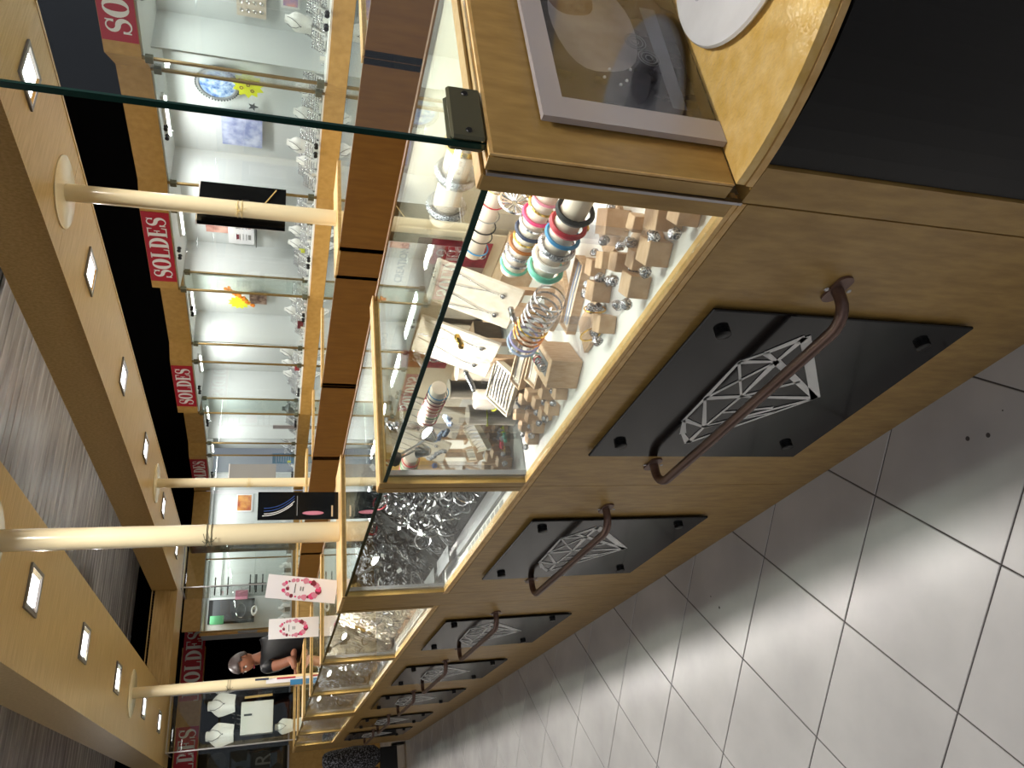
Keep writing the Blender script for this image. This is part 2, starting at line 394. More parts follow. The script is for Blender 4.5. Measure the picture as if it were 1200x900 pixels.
def pane_between(a, b, nm='pane', z0=ZB + .012, z1=ZT - .004, t=.006, par=None):
    dx, dy = b[0] - a[0], b[1] - a[1]; l = math.hypot(dx, dy); nx, ny = -dy / l * t, dx / l * t
    return struct(nm, MB().prism([a, b, (b[0] - nx, b[1] - ny), (a[0] - nx, a[1] - ny)], z0, z1), 'glass', par)
k = 0
for i, (a, b) in enumerate(zip(V, V[1:])):
    wide = math.hypot(b[0] - a[0], b[1] - a[1]) > .5
    wn = sempty('window_%d' % (i + 1), (a[0], a[1], 0)); 
    ia = (a[0] + .008, a[1]); ib = (b[0] + .008, b[1])
    if not wide: pane_between(ia, ib, par=wn)
    else:
        mx, my = (ia[0] + ib[0]) / 2, (ia[1] + ib[1]) / 2; ux, uy = (ib[0] - ia[0]), (ib[1] - ia[1]); l = math.hypot(ux, uy); ux /= l; uy /= l
        pane_between(ia, (mx - ux * .003, my - uy * .003), par=wn); pane_between((mx + ux * .003, my + uy * .003), ib, par=wn)
        for s in (-1, 1):
            for z in (ZB + .035, ZT - .05):
                kx, ky = mx + ux * s * .045, my + uy * s * .045
                struct('door_lock', MB().lathe([(.016, 0), (.018, .008), (.013, .012), (.013, .03), (.017, .034), (.015, .042)], 12, T=TR(kx - .004, ky, z, ry=-PI / 2)), 'rubber', wn, True)
    bs = MB().box(a[0] - .007, a[0] + .012, a[1] - .008, a[1] + .008, ZB, ZT)
    struct('brass_strip', bs, 'brass', wn)
    cl = MB()
    for z in (ZB + .02, ZT - .07): cl.box(a[0] - .016, a[0] + .022, a[1] - .02, a[1] + .03, z, z + .05, b=.003)
    struct('corner_clip', cl, 'clip', wn)
# strip lights inside the niches
for n_, (yy, L_) in enumerate(((-.5, .8), (.7, .7), (1.95, .8), (3.1, .7), (4.4, .8), (5.6, .7), (6.85, .8), (8.05, .7), (9.3, .7), (10.4, .5))):
    t = thing('strip_light', 'bright strip light high inside the shop window, number %d' % n_, 'light', (4.86, yy, 2.44), 'strip lights in the shop windows'); t['label'] = 'slim bright strip light under the roof of a lit white shop window'
    ob('housing', B(4.835, 4.885, yy - L_ / 4, yy + L_ / 4, 2.445, 2.467), 'white', t)
    ob('tube', MB().tube([(4.86, yy - L_ / 4 + .01, 2.436), (4.86, yy + L_ / 4 - .01, 2.436)], .009, 8), 'lamp', t)
    if yy > 1: area('window_lamp', (4.86, yy, 2.42), .10, 10, (1, .99, .97), sy=L_)

# ------------------------------------------------------------------ the wall at the far end
YW = 12.0
wb = struct('wall_back', B(-6, 5.3, YW + 1.3, YW + 1.4, 0, 3.6), 'void')
struct('upper_wall', B(-6, 5.3, YW + .22, YW + .3, 2.77, 3.5), 'void', wb)
YN = 11.05
struct('header_panel', B(-6, 2.45, YW, YW + .15, 2.46, 2.77), 'header', wb); struct('header_panel', MB().prism([(2.455, YN), (4.47, YN), (4.47, YW + .15), (2.75, YW + .15)], 2.48, 2.70), 'header', wb)
struct('base_panel', B(-6, 1.25, YW, YW + .1, 0, 1.27), 'header', wb)
struct('base_panel', B(2.43, 4.46, YN, YN + .1, 0, 1.29), 'header', wb)
struct('trim_1', B(.60, 1.26, YW - .012, YW, 1.262, 1.285), 'steel', wb)
nf = MB().box(2.45, 4.76, YN + .46, YN + .48, 1.30, 2.478).box(2.432, 2.45, YN + .05, YN + .48, 1.30, 2.478).box(4.76, 4.78, YN + .02, YN + .48, 1.30, 2.478).box(2.45, 4.76, YN + .012, YN + .46, 1.292, 1.312).box(2.45, 4.76, YN + .05, YN + .46, 2.462, 2.478)
struct('niche_lining', nf, 'niche', wb)
struct('dark_lining', B(2.64, 2.98, YN + .44, YN + .455, 1.80, 2.42), 'blackmatte', wb)
for k_ in (0, 1):
    x = 2.45 + k_ * 1.0; wn = sempty('window_%d' % (40 + k_), (x, YN, 0))
    struct('pane', B(x, x + .99, YN + .03, YN + .036, 1.314, 2.46), 'glass', wn); struct('brass_strip', B(x - .008, x + .008, YN + .018, YN + .042, 1.30, 2.47), 'brass', wn)
area('window_lamp', (3.6, YN + .25, 2.45), 2.0, 14, (1, .99, .97), sy=.1)
dr = sempty('door_1', (1.96, YW, 0))
struct('jamb', MB().prism([(2.39, YN), (2.43, YN), (2.74, YW + .4), (2.70, YW + .4)], 0, 2.478), 'header', dr)
struct('recess', B(1.3, 2.6, YW + .9, YW + .92, 0, 2.46), 'void', dr)
struct('notice', B(2.395, 2.428, YN - .006, YN - .001, 1.74, 1.99), 'grey2', dr)
wd = sempty('window_50', (0, YW, 0))
struct('pane', B(-3, 1.3, YW + .03, YW + .036, 1.28, 2.46), 'glass', wd)
struct('dark_lining', B(-3, 1.3, YW + .35, YW + .37, 1.2, 2.46), 'blackmatte', wd)
wl = struct('wall_left', B(-6.1, -6, -3, 14, 0, 3.6), 'grey2')

# sale banners
def banner(label, T, w_, z0, z1, word='SOLDES', frac=(.06, .94), vm=.14):
    """T(u, v, w): u along the banner, v up, w out of it; the banner is w_ long"""
    t = thing('sale_banner', label, 'banner', T(0, 0, 0), 'red sale banners on the shop headers')
    mb = MB(); mb.add([T(0, z0, 0), T(w_, z0, 0), T(w_, z1, 0), T(0, z1, 0), T(0, z0, .004), T(w_, z0, .004), T(w_, z1, .004), T(0, z1, .004)],
                      [(0, 1, 2, 3), (4, 5, 6, 7), (0, 1, 5, 4), (1, 2, 6, 5), (2, 3, 7, 6), (3, 0, 4, 7)])
    ob('cloth', mb, 'red', t)
    h = z1 - z0
    ob('lettering', sale_letters(MB(), word, w_ * frac[0], w_ * frac[1], z0 + h * vm, z1 - h * vm, lambda u, v, w: T(u, v, .0045 + w)), 'logo', t)
def along(a, b):
    # seen from the kiosk (from -X), reading runs from far (left in the upright view) to near
    dx, dy = b[0] - a[0], b[1] - a[1]; l = math.hypot(dx, dy); dx /= l; dy /= l
    return lambda u, v, w: (b[0] - dx * u - dy * w * 1.0 - .001, b[1] - dy * u + dx * w * 1.0, v)
def seg(i, s0, s1):
    a, b = V[i], V[i + 1]; P = lambda t: (a[0] + (b[0] - a[0]) * t, a[1] + (b[1] - a[1]) * t)
    return P(s0), P(s1)
def wall_banner(i, s0, s1, label):
    a, b = seg(i, s0, s1); l = math.hypot(b[0] - a[0], b[1] - a[1])
    banner(label, along(a, b), l, ZT + .003, 2.697)
wall_banner(7, .02, .90, 'red sale banner seen through the standing glass screen, nearest the camera')
wall_banner(11, .05, .90, 'red sale banner beside the cream post with the strapped dark screen')
wall_banner(15, .08, .86, 'red sale banner in full view between two cream posts')
wall_banner(19, .10, .82, 'red sale banner partly hidden behind the second slim cream post')
def farT(x1): return lambda u, v, w: (x1 - 0 + u, YW - .0015 - w, v)
banner('long red sale banner above the dark doorway with the person', farT(1.81), 0.89, 2.468, 2.755, frac=(.03, .97), vm=.12)
banner('long red sale banner at the far left end of the kiosk, behind glass', farT(.49), 0.90, 2.468, 2.755, frac=(.03, .97), vm=.12)
# dark shop behind
tag(text('shop_sign', 'R', .30, TR(.90, YW + .34, 1.60) @ FY, 'grey2', sx=.9), 'large pale letter R in the dark shop window at the far end', 'sign')
tag(text('shop_lettering', 'til', .22, TR(1.44, YW + .34, 1.98) @ FY, 'grey2', shear=.3), 'pale handwritten style lettering in the dark shop window', 'sign')
tag(text('door_lettering', 'tu', .16, TR(2.03, YW + .88, 1.98) @ FY, 'grey2', shear=.3), 'small pale script on the dark panel beside the person', 'sign')
sc = MB()
for k in range(5): sc.torus(.05 + .018 * k, .003, 18, 5, T=TR(.93, YW + .34, 2.22, rx=PI / 2) )
tag(ob('scroll_emblem', sc, 'grey2'), 'pale scrollwork emblem on the dark shop window under the sale banner', 'emblem')

# ------------------------------------------------------------------ kiosk counters
XF, XI, XR, XO = 0.724, 1.305, 2.40, 2.98          # front face, staff side of the front row, staff side and outer face of the rear row
ZD, ZC = 0.912, 1.300
UN = [(.683, 1.779), (1.779, 2.873), (3.06, 4.19), (4.19, 5.30), (5.30, 6.39), (6.57, 7.64), (7.64, 8.72)]
FL = ['front showcase counter nearest the camera, full of bangles and earrings', 'front showcase counter full of black and silver bracelets, second in the row',
      'front showcase counter with white chains, just past the thick cream post', 'front showcase counter, fourth along the row, crammed with silver pieces', 'front showcase counter, fifth along the row, small lit lamp in its glass box',
      'front showcase counter, next to last before the far end of the row', 'front showcase counter at the far end of the row']
RL = ['rear showcase counter nearest the camera, brown back panel seen through the glass', 'rear showcase counter just before the cream post with the strapped screen', 'rear showcase counter just beyond the cream post with the strapped screen',
      'rear showcase counter, fourth along the back row', 'rear showcase counter behind the black poster', 'rear showcase counter behind the tilted floral card', 'rear showcase counter at the far end of the back row']
def gem(mb, yc):
    P = lambda y, z: (y, z); pl = lambda u, v, w: (.7095 - w, yc + u, v)
    g0, g1, g2, g3, g4 = (-.236, .575), (-.145, .580), (.003, .574), (.154, .584), (.240, .582)
    t0, tm_, t1 = (-.136, .664), (.016, .658), (.119, .656); ta = (-.174, .626); tb = (.19, .622); tip = (0, .378)
    for a, b, w1, w2 in ((g0, tip, .016, .016), (tip, g4, .004, .006), (g0, ta, .012, .008), (ta, t0, .004, .005), (t0, tm_, .004, .007), (tm_, t1, .005, .004), (t1, tb, .004, .012), (tb, g4, .006, .012), (g0, g1, .010, .005), (g1, g2, .012, .004), (g2, g3, .004, .004),
                         (g3, g4, .004, .010), (t0, g1, .010, .004), (g1, tm_, .004, .005), (tm_, g2, .012, .008), (t0, g2, .004, .003), (tm_, g3, .004, .008), (t1, g3, .012, .004), (g1, tip, .013, .010), (g2, tip, .005, .010), (g3, tip, .010, .004), (g2, (-.07, .47), .007, .005),
                         (ta, g1, .010, .006), ((.08, .576), (.05, .46), .004, .006), (g3, (.07, .44), .005, .003)):
        mb.strip([a, b], [w1 * 1.3 + .001, w2 * 1.3 + .001], .0008, pl)
    return mb
plate_m = handle_m = None
def counter(i, front=True):
    y0, y1 = UN[i]; s = 1 if front else -1
    xf, xi = (XF, XI) if front else (XO, XR)
    X = lambda a, b: (min(a, b), max(a, b))
    t = thing('showcase_counter', (FL if front else RL)[i], 'display counter', ((xf + xi) / 2, (y0 + y1) / 2, 0), 'front showcase counters' if front else 'rear showcase counters')
    ob('front_panel', B(*X(xf, xf + s * .02), y0 + .001, y1 - .001, 0, .893), 'gold', t)
    ob('edge_trim', MB().box(*X(xf, xf + s * .02), y0 + .001, y1 - .001, .895, .906).box(*X(xf - s * .001, xf + s * .022), y0 + .001, y1 - .001, .9085, .917), 'edge', t)
    ob('deck', B(*X(xf + s * .022, xi - s * .02), y0 + .03, y1 - .03, .86, ZD), 'deck', t)
    for k, (a, b) in enumerate(((y0 + .003, y0 + .030), (y1 - .030, y1 - .002))):
        ob('end_panel', MB().box(*X(xf, xi), a, b, .918, 1.294).box(*X(xf, xi), a + .002, b - .002, 1.2945, ZC), 'gold' if front else 'edge', t)
        ob('base_side', B(*X(xf + s * .021, xi - s * .02), a, b, 0, .857), 'gold', t)
        if front: ob('panel_edge', B(*X(xf - s * .0015, xf - s * .0002), a, b, .918, 1.301), 'gold', t)
    for a, b in ((y0 + .003, y0 + .030), (y1 - .030, y1 - .002)): ob('panel_cap', B(*X(xf, xi), a, b, 1.3005, 1.304), 'edge', t)
    ob('front_glass', B(*X(xf + s * .006, xf + s * .012), y0 + .031, y1 - .031, .918, 1.286), 'glass', t)
    tg = MB().box(*X(xf + s * .0045, xi - s * .02), y0 + .031, y1 - .031, 1.287, 1.295)
    ob('top_glass', tg, 'glass_top', t)
    ob('glass_edge', B(*X(xf + s * .0015, xf + s * .0045), y0 + .031, y1 - .031, 1.286, 1.2955), 'glass_edge', t)
    if not front: ob('glass_edge', B(XR + .018, XR + .023, y0 + .031, y1 - .031, 1.288, 1.2965), 'glass_edge', t)
    nd = 2 if front else 1
    for k in range(nd):
        a = y0 + .001 + (y1 - y0 - .002) * k / nd; b = y0 + .001 + (y1 - y0 - .002) * (k + 1) / nd
        ob('back_panel', B(*X(xi, xi - s * .018), a + .001, b - .001, .02, 1.297), 'gold_dark' if not front else 'gold_dark', t)
    ob('back_lining', B(*X(xi - s * .019, xi - s * .0215), y0 + .032, y1 - .032, ZD, 1.284), 'cream' if front else 'niche', t)
    ob('light_profile', MB().box(*X(xf + s * .018, xf + s * .032), y1 - .040, y1 - .031, .915, 1.285), 'grey', t)
    ob('end_mirror', B(*X(xf + s * .034, xi - s * .023), y1 - .0340, y1 - .0305, .914, 1.284), 'mirror', t)
    # the small lamp near the top of the glass box
    lx, ly, lz = xf + s * .115, y1 - .085, 1.185
    lp = ob('spot_lamp', MB().lathe([(.006, -.03), (.010, -.028), (.022, 0), (.024, .004), (.020, .002), (.006, -.012)], 16, T=TR(lx, ly, lz, ry=.5 * s, rx=.5)), 'chrome', t, True)
    ob('bulb', MB().lathe([(.019, 0), (.014, .005), (0.001, .007)], 14, T=TR(lx, ly, lz, ry=.5 * s, rx=.5)), 'lamp', lp, True)
    ob('knob', MB().ball((lx - s * .05, y1 - .047, 1.262), .016, 8, sc=(1, .7, 1)), 'rubber', lp, True)
    ob('arm', MB().tube([(lx, ly, lz - .02), (lx - s * .02, y1 - .05, 1.21), (lx - s * .05, y1 - .047, 1.262)], .003, 6), 'steel', lp)
    if front:
        area('case_light', (lx + .02, ly - .06, 1.275), .05, 3.2 if i < 2 else 5.0, (1, .96, .91), rot=(-.35, 0, 0))
        area('case_light', (xf + .35, (y0 + y1) / 2 - .2, 1.283), .5, 3.4 if i < 2 else 6.0, (1, .97, .94), sy=.5)  # soft fill added under the top glass, separate from the spot lamp
        yc = (y0 + y1) / 2 + .012 if i else 1.24
        p = ob('logo_plate', B(.7105, .7175, yc - .312, yc + .315, .21, .815, b=.002), 'black', t)
        ob('stand_off', MB().box(.7176, .7238, yc - .2, yc + .2, .4, .6), 'rubber', p)
        for dy in (-.25, .235):
            for z in (.288, .762): ob('cap', MB().lathe([(.015, 0), (.015, .010), (.012, .012)], 14, T=TR(.7104, yc + dy, z, ry=-PI / 2)), 'rubber', p, True)
        ob('gem_emblem', gem(MB(), yc - .012), 'logo', p, label='white line drawing of a cut gem')
        h = ob('handle', MB().tube([(.722, yc - .385, .601)] + [(.658 + .055 * (1 - math.sin(a)), yc - .385 + .05 * (1 - math.cos(a)), .601) for a in [PI / 2 * q / 6 for q in range(7)]][0:0] +
               [(.70, yc - .385, .601)] + [(.70 - .042 * math.sin(q * PI / 12), yc - .385 + .05 * (1 - math.cos(q * PI / 12)), .601) for q in range(1, 7)] +
               [(.658, yc - .2, .600), (.657, yc + .1, .599)] + [(.658 + .042 * (1 - math.cos(q * PI / 12)), yc + .335 + .05 * math.sin(q * PI / 12), .598) for q in range(0, 6)] + [(.70, yc + .385, .598), (.722, yc + .385, .598)], .0115, 12), 'bronze', t, True)
        for dy in (-.385, .385):
            fm = MB(); pts = [(.0165 * math.cos(a) , (.020 if math.sin(a) > 0 else -.020) + .0165 * math.sin(a)) for a in [2 * PI * q / 20 + .01 for q in range(20)]]
            fm.prism(pts, 0, .005, T=Matrix.Translation((.7235, yc + dy, .6)) @ Matrix.Rotation(-PI / 2, 4, 'Y') @ Matrix.Rotation(PI / 2, 4, 'Z') @ Matrix.Rotation(PI / 2, 4, 'Z'))
            fo = ob('flange', fm, 'bronze', h)
            for dz in (-.024, .024): ob('screw', MB().lathe([(.005, 0), (.0035, .0015)], 10, T=TR(.7184, yc + dy, .6 + dz, ry=-PI / 2)), 'steel', h)
    return t
for i in range(7): counter(i)
for i in range(7): counter(i, False)
# housings round the posts, between the counters
for (y0, y1), ws in (((2.873, 3.06), 'by the second counter'), ((6.39, 6.57), 'further along')):
    for fr in (True, False):
        a, b = (XF, XI) if fr else (XR - .003, XO)
        t = thing('post_housing', 'narrow %s housing round the foot of the %s %s post' % ('golden' if fr else 'brown', 'nearer' if y0 < 4 else 'farther', 'front row' if fr else 'rear row'), 'housing', ((a + b) / 2, y0, 0), 'wooden housings round the post feet')
        ob('body', B(a, b, y0 + .001, y1 - .001, 0, 1.290), 'gold' if fr else 'gold_dark', t)
        ob('top', B(a - .001, b + .001, y0 + .001, y1 - .001, 1.291, 1.303), 'edge', t)
# far end: cross counter behind the rows
t = thing('end_counter', 'low cross counter closing the far end of the kiosk under the glass towers', 'counter', (1.85, 9.1, 0))
ob('body', B(XF, XO, 8.73, 9.42, 0, 1.27), 'gold', t); ob('top', B(XF - .003, XO + .003, 8.725, 9.425, 1.271, 1.29), 'edge', t)

# ------------------------------------------------------------------ rounded counter end nearest the camera
t = thing('rounded_counter', 'rounded golden counter end with black curved front, nearest the camera', 'counter', (1.27, .4, 0))
cx, cy, rr = 1.27, .647, .546
arc = [(cx - rr * math.cos(a), cy - rr * math.sin(a)) for a in [PI * q / 48 for q in range(49)]]
ob('table_top', MB().prism(arc, .921, .935), 'gold_table', t)
ob('edge_band', MB().prism([(cx - (rr + .002) * math.cos(PI * q / 48), cy - (rr + .002) * math.sin(PI * q / 48)) for q in range(49)], .908, .9195), 'edge', t)
arc2 = [(cx - (rr - .006) * math.cos(a), cy - .038 - (rr - .03) * math.sin(a)) for a in [PI * q / 48 for q in range(49)]]
ob('curved_front', MB().prism(arc2, 0, .905), 'blackpanel', t)
ob('side_panel', B(.7245, 1.8, .612, .681, 0, .905), 'gold', t)
e = ob('end_board', B(.727, 1.86, .649, .677, .9355, 1.296), 'gold', t)
ob('board_edge', B(.7242, .7268, .649, .6525, .9355, 1.301), 'edge', e); ob('board_edge', B(.7242, .7268, .6545, .677, .9355, 1.301), 'gold', e); ob('board_edge', B(.727, 1.86, .650, .656, 1.2962, 1.301), 'edge', e); ob('board_edge', B(.727, 1.86, .667, .677, 1.2962, 1.301), 'edge', e)
ob('steel_strip', B(.720, .729, .6785, .6838, .906, 1.298), 'steel', t)
# the standing glass screen on it
t = thing('glass_screen', 'tall clear glass screen standing on the end board nearest the camera', 'glass screen', (1.4, .66, 1.3))
ob('pane', B(.751, 2.2, .6575, .6655, 1.3015, 2.3), 'glass', t)
ob('pane_edge', B(.7475, .751, .657, .666, 1.3015, 2.3), 'glass_edge', t)
for s, yy in ((0, .6565), (1, .6667)):
    a, b = (yy - .008, yy) if s == 0 else (yy, yy + .008)
    br = ob('bracket', B(.748, .846, a, b, 1.302, 1.350, b=.004), 'clip', t, label='olive grey metal clamp')
    if s == 0:
        for x in (.762, .832): ob('screw', MB().lathe([(.005, 0), (.004, .0015)], 10, T=TR(x, a, 1.325, rx=PI / 2)), 'rubber', br)
ob('knob', MB().lathe([(.018, 0), (.020, .006), (.014, .012)], 14, T=TR(1.10, .6565, 1.322, rx=PI / 2)), 'chrome', t, True)

# acrylic sign holder leaning on the end board
t = thing('sign_holder', 'milky acrylic sign holder with a dark photograph, leaning on the end board', 'sign holder', (.97, .64, .935))
ob('border', MB().box(.795, .838, .634, .644, .936, 1.222).box(.838, 1.20, .634, .644, 1.188, 1.222), 'frost', t)
ob('back', B(.838, 1.20, .640, .644, .936, 1.188), 'frost', t)
ph = MB().box(.840, 1.198, .6375, .6395, .938, 1.186)
pic = ob('photograph', ph, noisy('print_dark', '#1c1a1c', '#4a4446', (16, 16, 9), .25, 4), t, label='dark print with pale rounded stones')
def blob(cx_, cz, pts, mt, yq, nm='print_area'):
    ob(nm, MB().add([(cx_ + a, yq, cz + b) for a, b in pts], [tuple(range(len(pts)))]), mt, pic)
cirp = lambda rx, rz, n=28, p=1.0: [(rx * math.cos(2 * PI * q / n) * (1 + .08 * math.sin(3 * 2 * PI * q / n + p)), rz * math.sin(2 * PI * q / n)) for q in range(n)]
pale = noisy('print_pale', '#8c888a', '#b8b2b0', (12, 12, 12), .25, 3)
blob(1.03, 1.105, cirp(.125, .072), pale, .6372); blob(1.085, 1.135, cirp(.05, .04), noisy('print_brown', '#6c4a38', '#a08878', (20, 20, 20), .25, 3), .6370)
blob(.955, .99, [(-.10, -.006), (.14, -.008), (.14, .020), (-.10, .018)], noisy('print_grey', '#77787e', '#8c8d92', (12, 12, 12), .25), .6371)
blob(.955, .953, [(-.11, -.012), (.14, -.012), (.14, .008), (-.11, .008)], noisy('print_brown2', '#4a3c28', '#6c5838', (12, 12, 12), .25), .6371)
for ex, ez in ((1.0, 1.038), (.965, 1.022)):
    em = MB()
    for r_ in (.018, .013, .006): em.torus(r_, .0009, 22, 4, T=TR(ex, .6368, ez, rx=PI / 2))
    ob('print_emblem', em, 'grey2', pic)
dm = MB(); 
for q in range(5): dm.ball((.90 + q * .002 + .02 * math.sin(q * 2), .6368, 1.11 - q * .012), .0028, 6)
ob('print_sparkle', dm, 'logo', pic)
ob('front_sheet', B(.838, 1.20, .6342, .6355, .936, 1.188), 'acrylic', t)
t = thing('round_plate', 'round white marble plate on the rounded golden counter', 'plate', (1.05, .462, .935))
ob('disc', MB().lathe([(.150, .0), (.162, .004), (.166, .010), (.163, .0145), (.155, .016), (.001, .016)], 64, T=Matrix.Translation((1.05, .462, .9355))), noisy('marble', '#e6e6e6', '#f4f4f4', (9, 9, 9), .18), t, True)
t = thing('clear_sachet', 'clear plastic sachet with a dark grey cloth, lying on the white plate', 'sachet', (1.02, .53, .952))
sm = MB().prism([(.985, .515), (1.035, .575), (1.12, .545), (1.09, .44)], .9525, .955)
ob('film', sm, 'acrylic', t)
ob('cloth', MB().ball((1.052, .525, .966), .042, 12, sc=(1, .75, .26)), noisy('cloth_grey', '#3c4048', '#6a707a', (40, 40, 40), .7, 3, .5), t, True)

# ------------------------------------------------------------------ canopy ring
Z0, Z1 = 2.53, 2.775
XB = (.700, 1.315, 2.385, 2.985); YB = (-.9, -.3, 8.62, 9.18)
t = thing('canopy', 'golden wooden canopy ring with square lamps over the kiosk', 'canopy', (1.85, 4.1, Z0))
for y0_, y1_ in ((-.9, 2.7), (2.7, 5.5), (5.5, 9.18)): ob('soffit', B(XB[0] + .001, XB[1] - .001, y0_ + .0006, y1_ - .0006, Z0, Z0 + .018), 'canopy', t)
for y0_, y1_ in ((-.9, 3.05), (3.05, 6.1), (6.1, 9.18)): ob('soffit', B(XB[2] + .001, XB[3] - .001, y0_ + .0006, y1_ - .0006, Z0, Z0 + .018), 'canopy', t)
for y0_, y1_ in ((YB[0], YB[1]), (YB[2], YB[3])): ob('soffit', B(XB[1], XB[2], y0_ + .001, y1_ - .001, Z0, Z0 + .018), 'canopy', t)
ob('outer_fascia', B(XB[0] - .018, XB[0], YB[0], YB[3], Z0 - .003, Z1), 'canopy', t); ob('outer_fascia', B(XB[3], XB[3] + .018, YB[0], YB[3], Z0 - .003, Z1), 'canopy', t)
ob('inner_fascia', B(XB[1], XB[1] + .018, YB[1], YB[2], Z0 + .0185, Z1), 'canopy', t); ob('inner_fascia', B(XB[2] - .018, XB[2], YB[1], YB[2], Z0 - .003, Z1), 'canopy', t)
ob('inner_fascia', B(XB[1] + .019, XB[2] - .019, YB[2], YB[2] + .018, Z0 - .003, Z1), 'canopy', t); ob('end_fascia', B(XB[0], XB[3], YB[3] + .0005, YB[3] + .018, Z0 - .003, Z1), 'canopy', t)
ob('top_board', MB().box(XB[0], XB[1], YB[0], YB[3], Z1 - .03, Z1 - .01).box(XB[2], XB[3], YB[0], YB[3], Z1 - .03, Z1 - .01).box(XB[1], XB[2], YB[2], YB[3], Z1 - .03, Z1 - .01), 'plenum', t)
def downlight():
    t = thing('square_downlight', '', 'downlight', (0, 0, 0), 'square downlights in the canopy')
    h, q = .095, .078
    mb = MB()
    for a, b, c, d in ((-h, h, -h, -q), (-h, h, q, h), (-h, -q, -q, q), (q, h, -q, q)): mb.box(a, b, c, d, -.010, -.001)
    ob('bezel', mb, 'bezel', t)
    ob('reflector', MB().add([(-q, -q, -.009), (q, -q, -.009), (q, q, -.009), (-q, q, -.009), (-.058, -.058, -.0015), (.058, -.058, -.0015), (.058, .058, -.0015), (-.058, .058, -.0015)],
        [(0, 1, 5, 4), (1, 2, 6, 5), (2, 3, 7, 6), (3, 0, 4, 7)]), 'chrome', t)
    ob('lamp', B(-.0575, .0575, -.0575, .0575, -.0045, -.001), 'lamp', t)
    return t
dl = downlight(); first = True; no = 0
FN = ['nearest downlight in the front arm of the canopy, out of the lower edge', 'large lit square downlight beside the thick cream post', 'second large square downlight of the front arm in view', 'third square downlight of the front arm, before the slim post flange',
      'square downlight just past the flange of the farther front post', 'last square downlight of the front arm, nearest its far end', '']
RN = ['lit square downlight of the rear arm seen through the glass screen', 'square downlight of the rear arm between the wide post flange and the next lamp', 'third square downlight of the rear arm', 'fourth square downlight of the rear arm, before the second flange', 'small far downlight of the rear arm past the second flange', 'farthest downlight at the end of the rear arm']
for xs, ys, nm in ((1.016, (.28, 1.35, 2.42, 3.61, 4.695, 5.806, 7.13, 8.185), ['front arm lamp above the rounded counter end', 'unseen lamp of the front arm above the first counter', 'front arm lamp just before the thick cream post'] + FN[1:6]),
                   (2.69, (1.25, 2.32, 3.56, 4.66, 5.756, 6.98, 8.2), ['rear arm lamp nearest the camera'] + RN)):
    for yy, lb in zip(ys, nm):
        o = dl if first else copy_tree(dl); first = False
        o.location = (xs, yy, Z0); o['label'] = lb or 'square downlight of the front arm at the far end'
        area('downlight_lamp', (xs, yy, Z0 - .014), .11, 11.0, (1, .96, .90), spread=2.8)
# posts
PL = [('tall cream post of the rear row with a dark screen strapped to it', 2.68, 2.955), ('slim cream post of the rear row, the farther of the two', 2.70, 6.48), ('thick cream post rising through the front row, nearest the aisle', 1.02, 2.968), ('slim cream post of the front row near the far end', 1.02, 6.48)]
for lb, x, yy in PL:
    t = thing('canopy_post', lb, 'post', (x, yy, 1.303), 'cream canopy posts')
    ob('tube', MB().lathe([(.0405, 0), (.0405, Z0 - 1.303 - .009)], 28, T=Matrix.Translation((x, yy, 1.3035))), 'post', t, True)
    ob('flange', MB().lathe([(.160, .0), (.168, .003), (.168, .008)], 48, T=Matrix.Translation((x, yy, Z0 - .0085))), 'post', t, True)
# string ties on the posts
def tie(lb, x, yy, z, tilt=0.0, mt='rope'):
    t = thing('string_tie', lb, 'string', (x, yy, z), 'string ties on the posts')
    ob('loop', MB().torus(.0425, .0016, 28, 5, T=TR(x, yy, z, rx=tilt)).torus(.0425, .0016, 28, 5, T=TR(x, yy, z - .02, rx=-tilt)), mt, t)
    kx, ky = x - .036, yy - .028
    kn = MB().ball((kx, ky, z - .008), .005, 6)
    for a, l in ((.5, .035), (2.4, .03), (3.6, .028), (5.2, .034), (1.4, .02)): kn.tube([(kx, ky, z - .008), (kx + .4 * l * math.cos(a) * .8 - .006, ky - .4 * l * math.cos(a), z - .008 + .6 * l * math.sin(a)), (kx + l * math.cos(a) * .8, ky - l * math.cos(a) * .7, z - .008 + l * math.sin(a))], .0014, 5)
    ob('knot', kn, mt, t)
tie('pale string bow tied round the post with the strapped dark screen', 2.68, 2.955, 1.775); tie('thin pale string tied round the slim farther rear post', 2.70, 6.48, 1.79, .1)
tie('dark string knot on the thick cream front post', 1.02, 2.968, 1.80, .05, 'clip'); tie('dark string knot on the slim far front post', 1.02, 6.48, 1.86, .05, 'clip')

# ================================================================== what stands in the showcases
def roll(label, x0, y0, x1, y1, z, r, mt='leather', deck=ZD):
    """a horizontal bracelet roll lying along the counter on its foot"""
    t = thing('bracelet_roll', label, 'bracelet roll', ((x0 + x1) / 2, (y0 + y1) / 2, deck), 'horizontal bracelet rolls')
    ob('bar', MB().tube([(x0, y0 - .002, z), (x0, y0, z), (x1, y1, z), (x1, y1 + .002, z)], [r * .9, r, r, r * .9], 20), mt, t, True)
    mx, my = (x0 + x1) / 2, (y0 + y1) / 2
    ob('stem', B(mx - .012, mx + .012, my - .012, my + .012, deck + .010, z - r * .9), 'acrylic', t); ob('foot', B(mx - .04, mx + .04, my - .05, my + .05, deck + .001, deck + .010), 'block', t)
def ring_mesh(key, R_, r, n=24, k=6, flat=1.0):
    if key not in RM: RM[key] = MB().torus(R_, r, n, k, flat=flat)
    return RM[key]
RM = {}; RMESH = {}
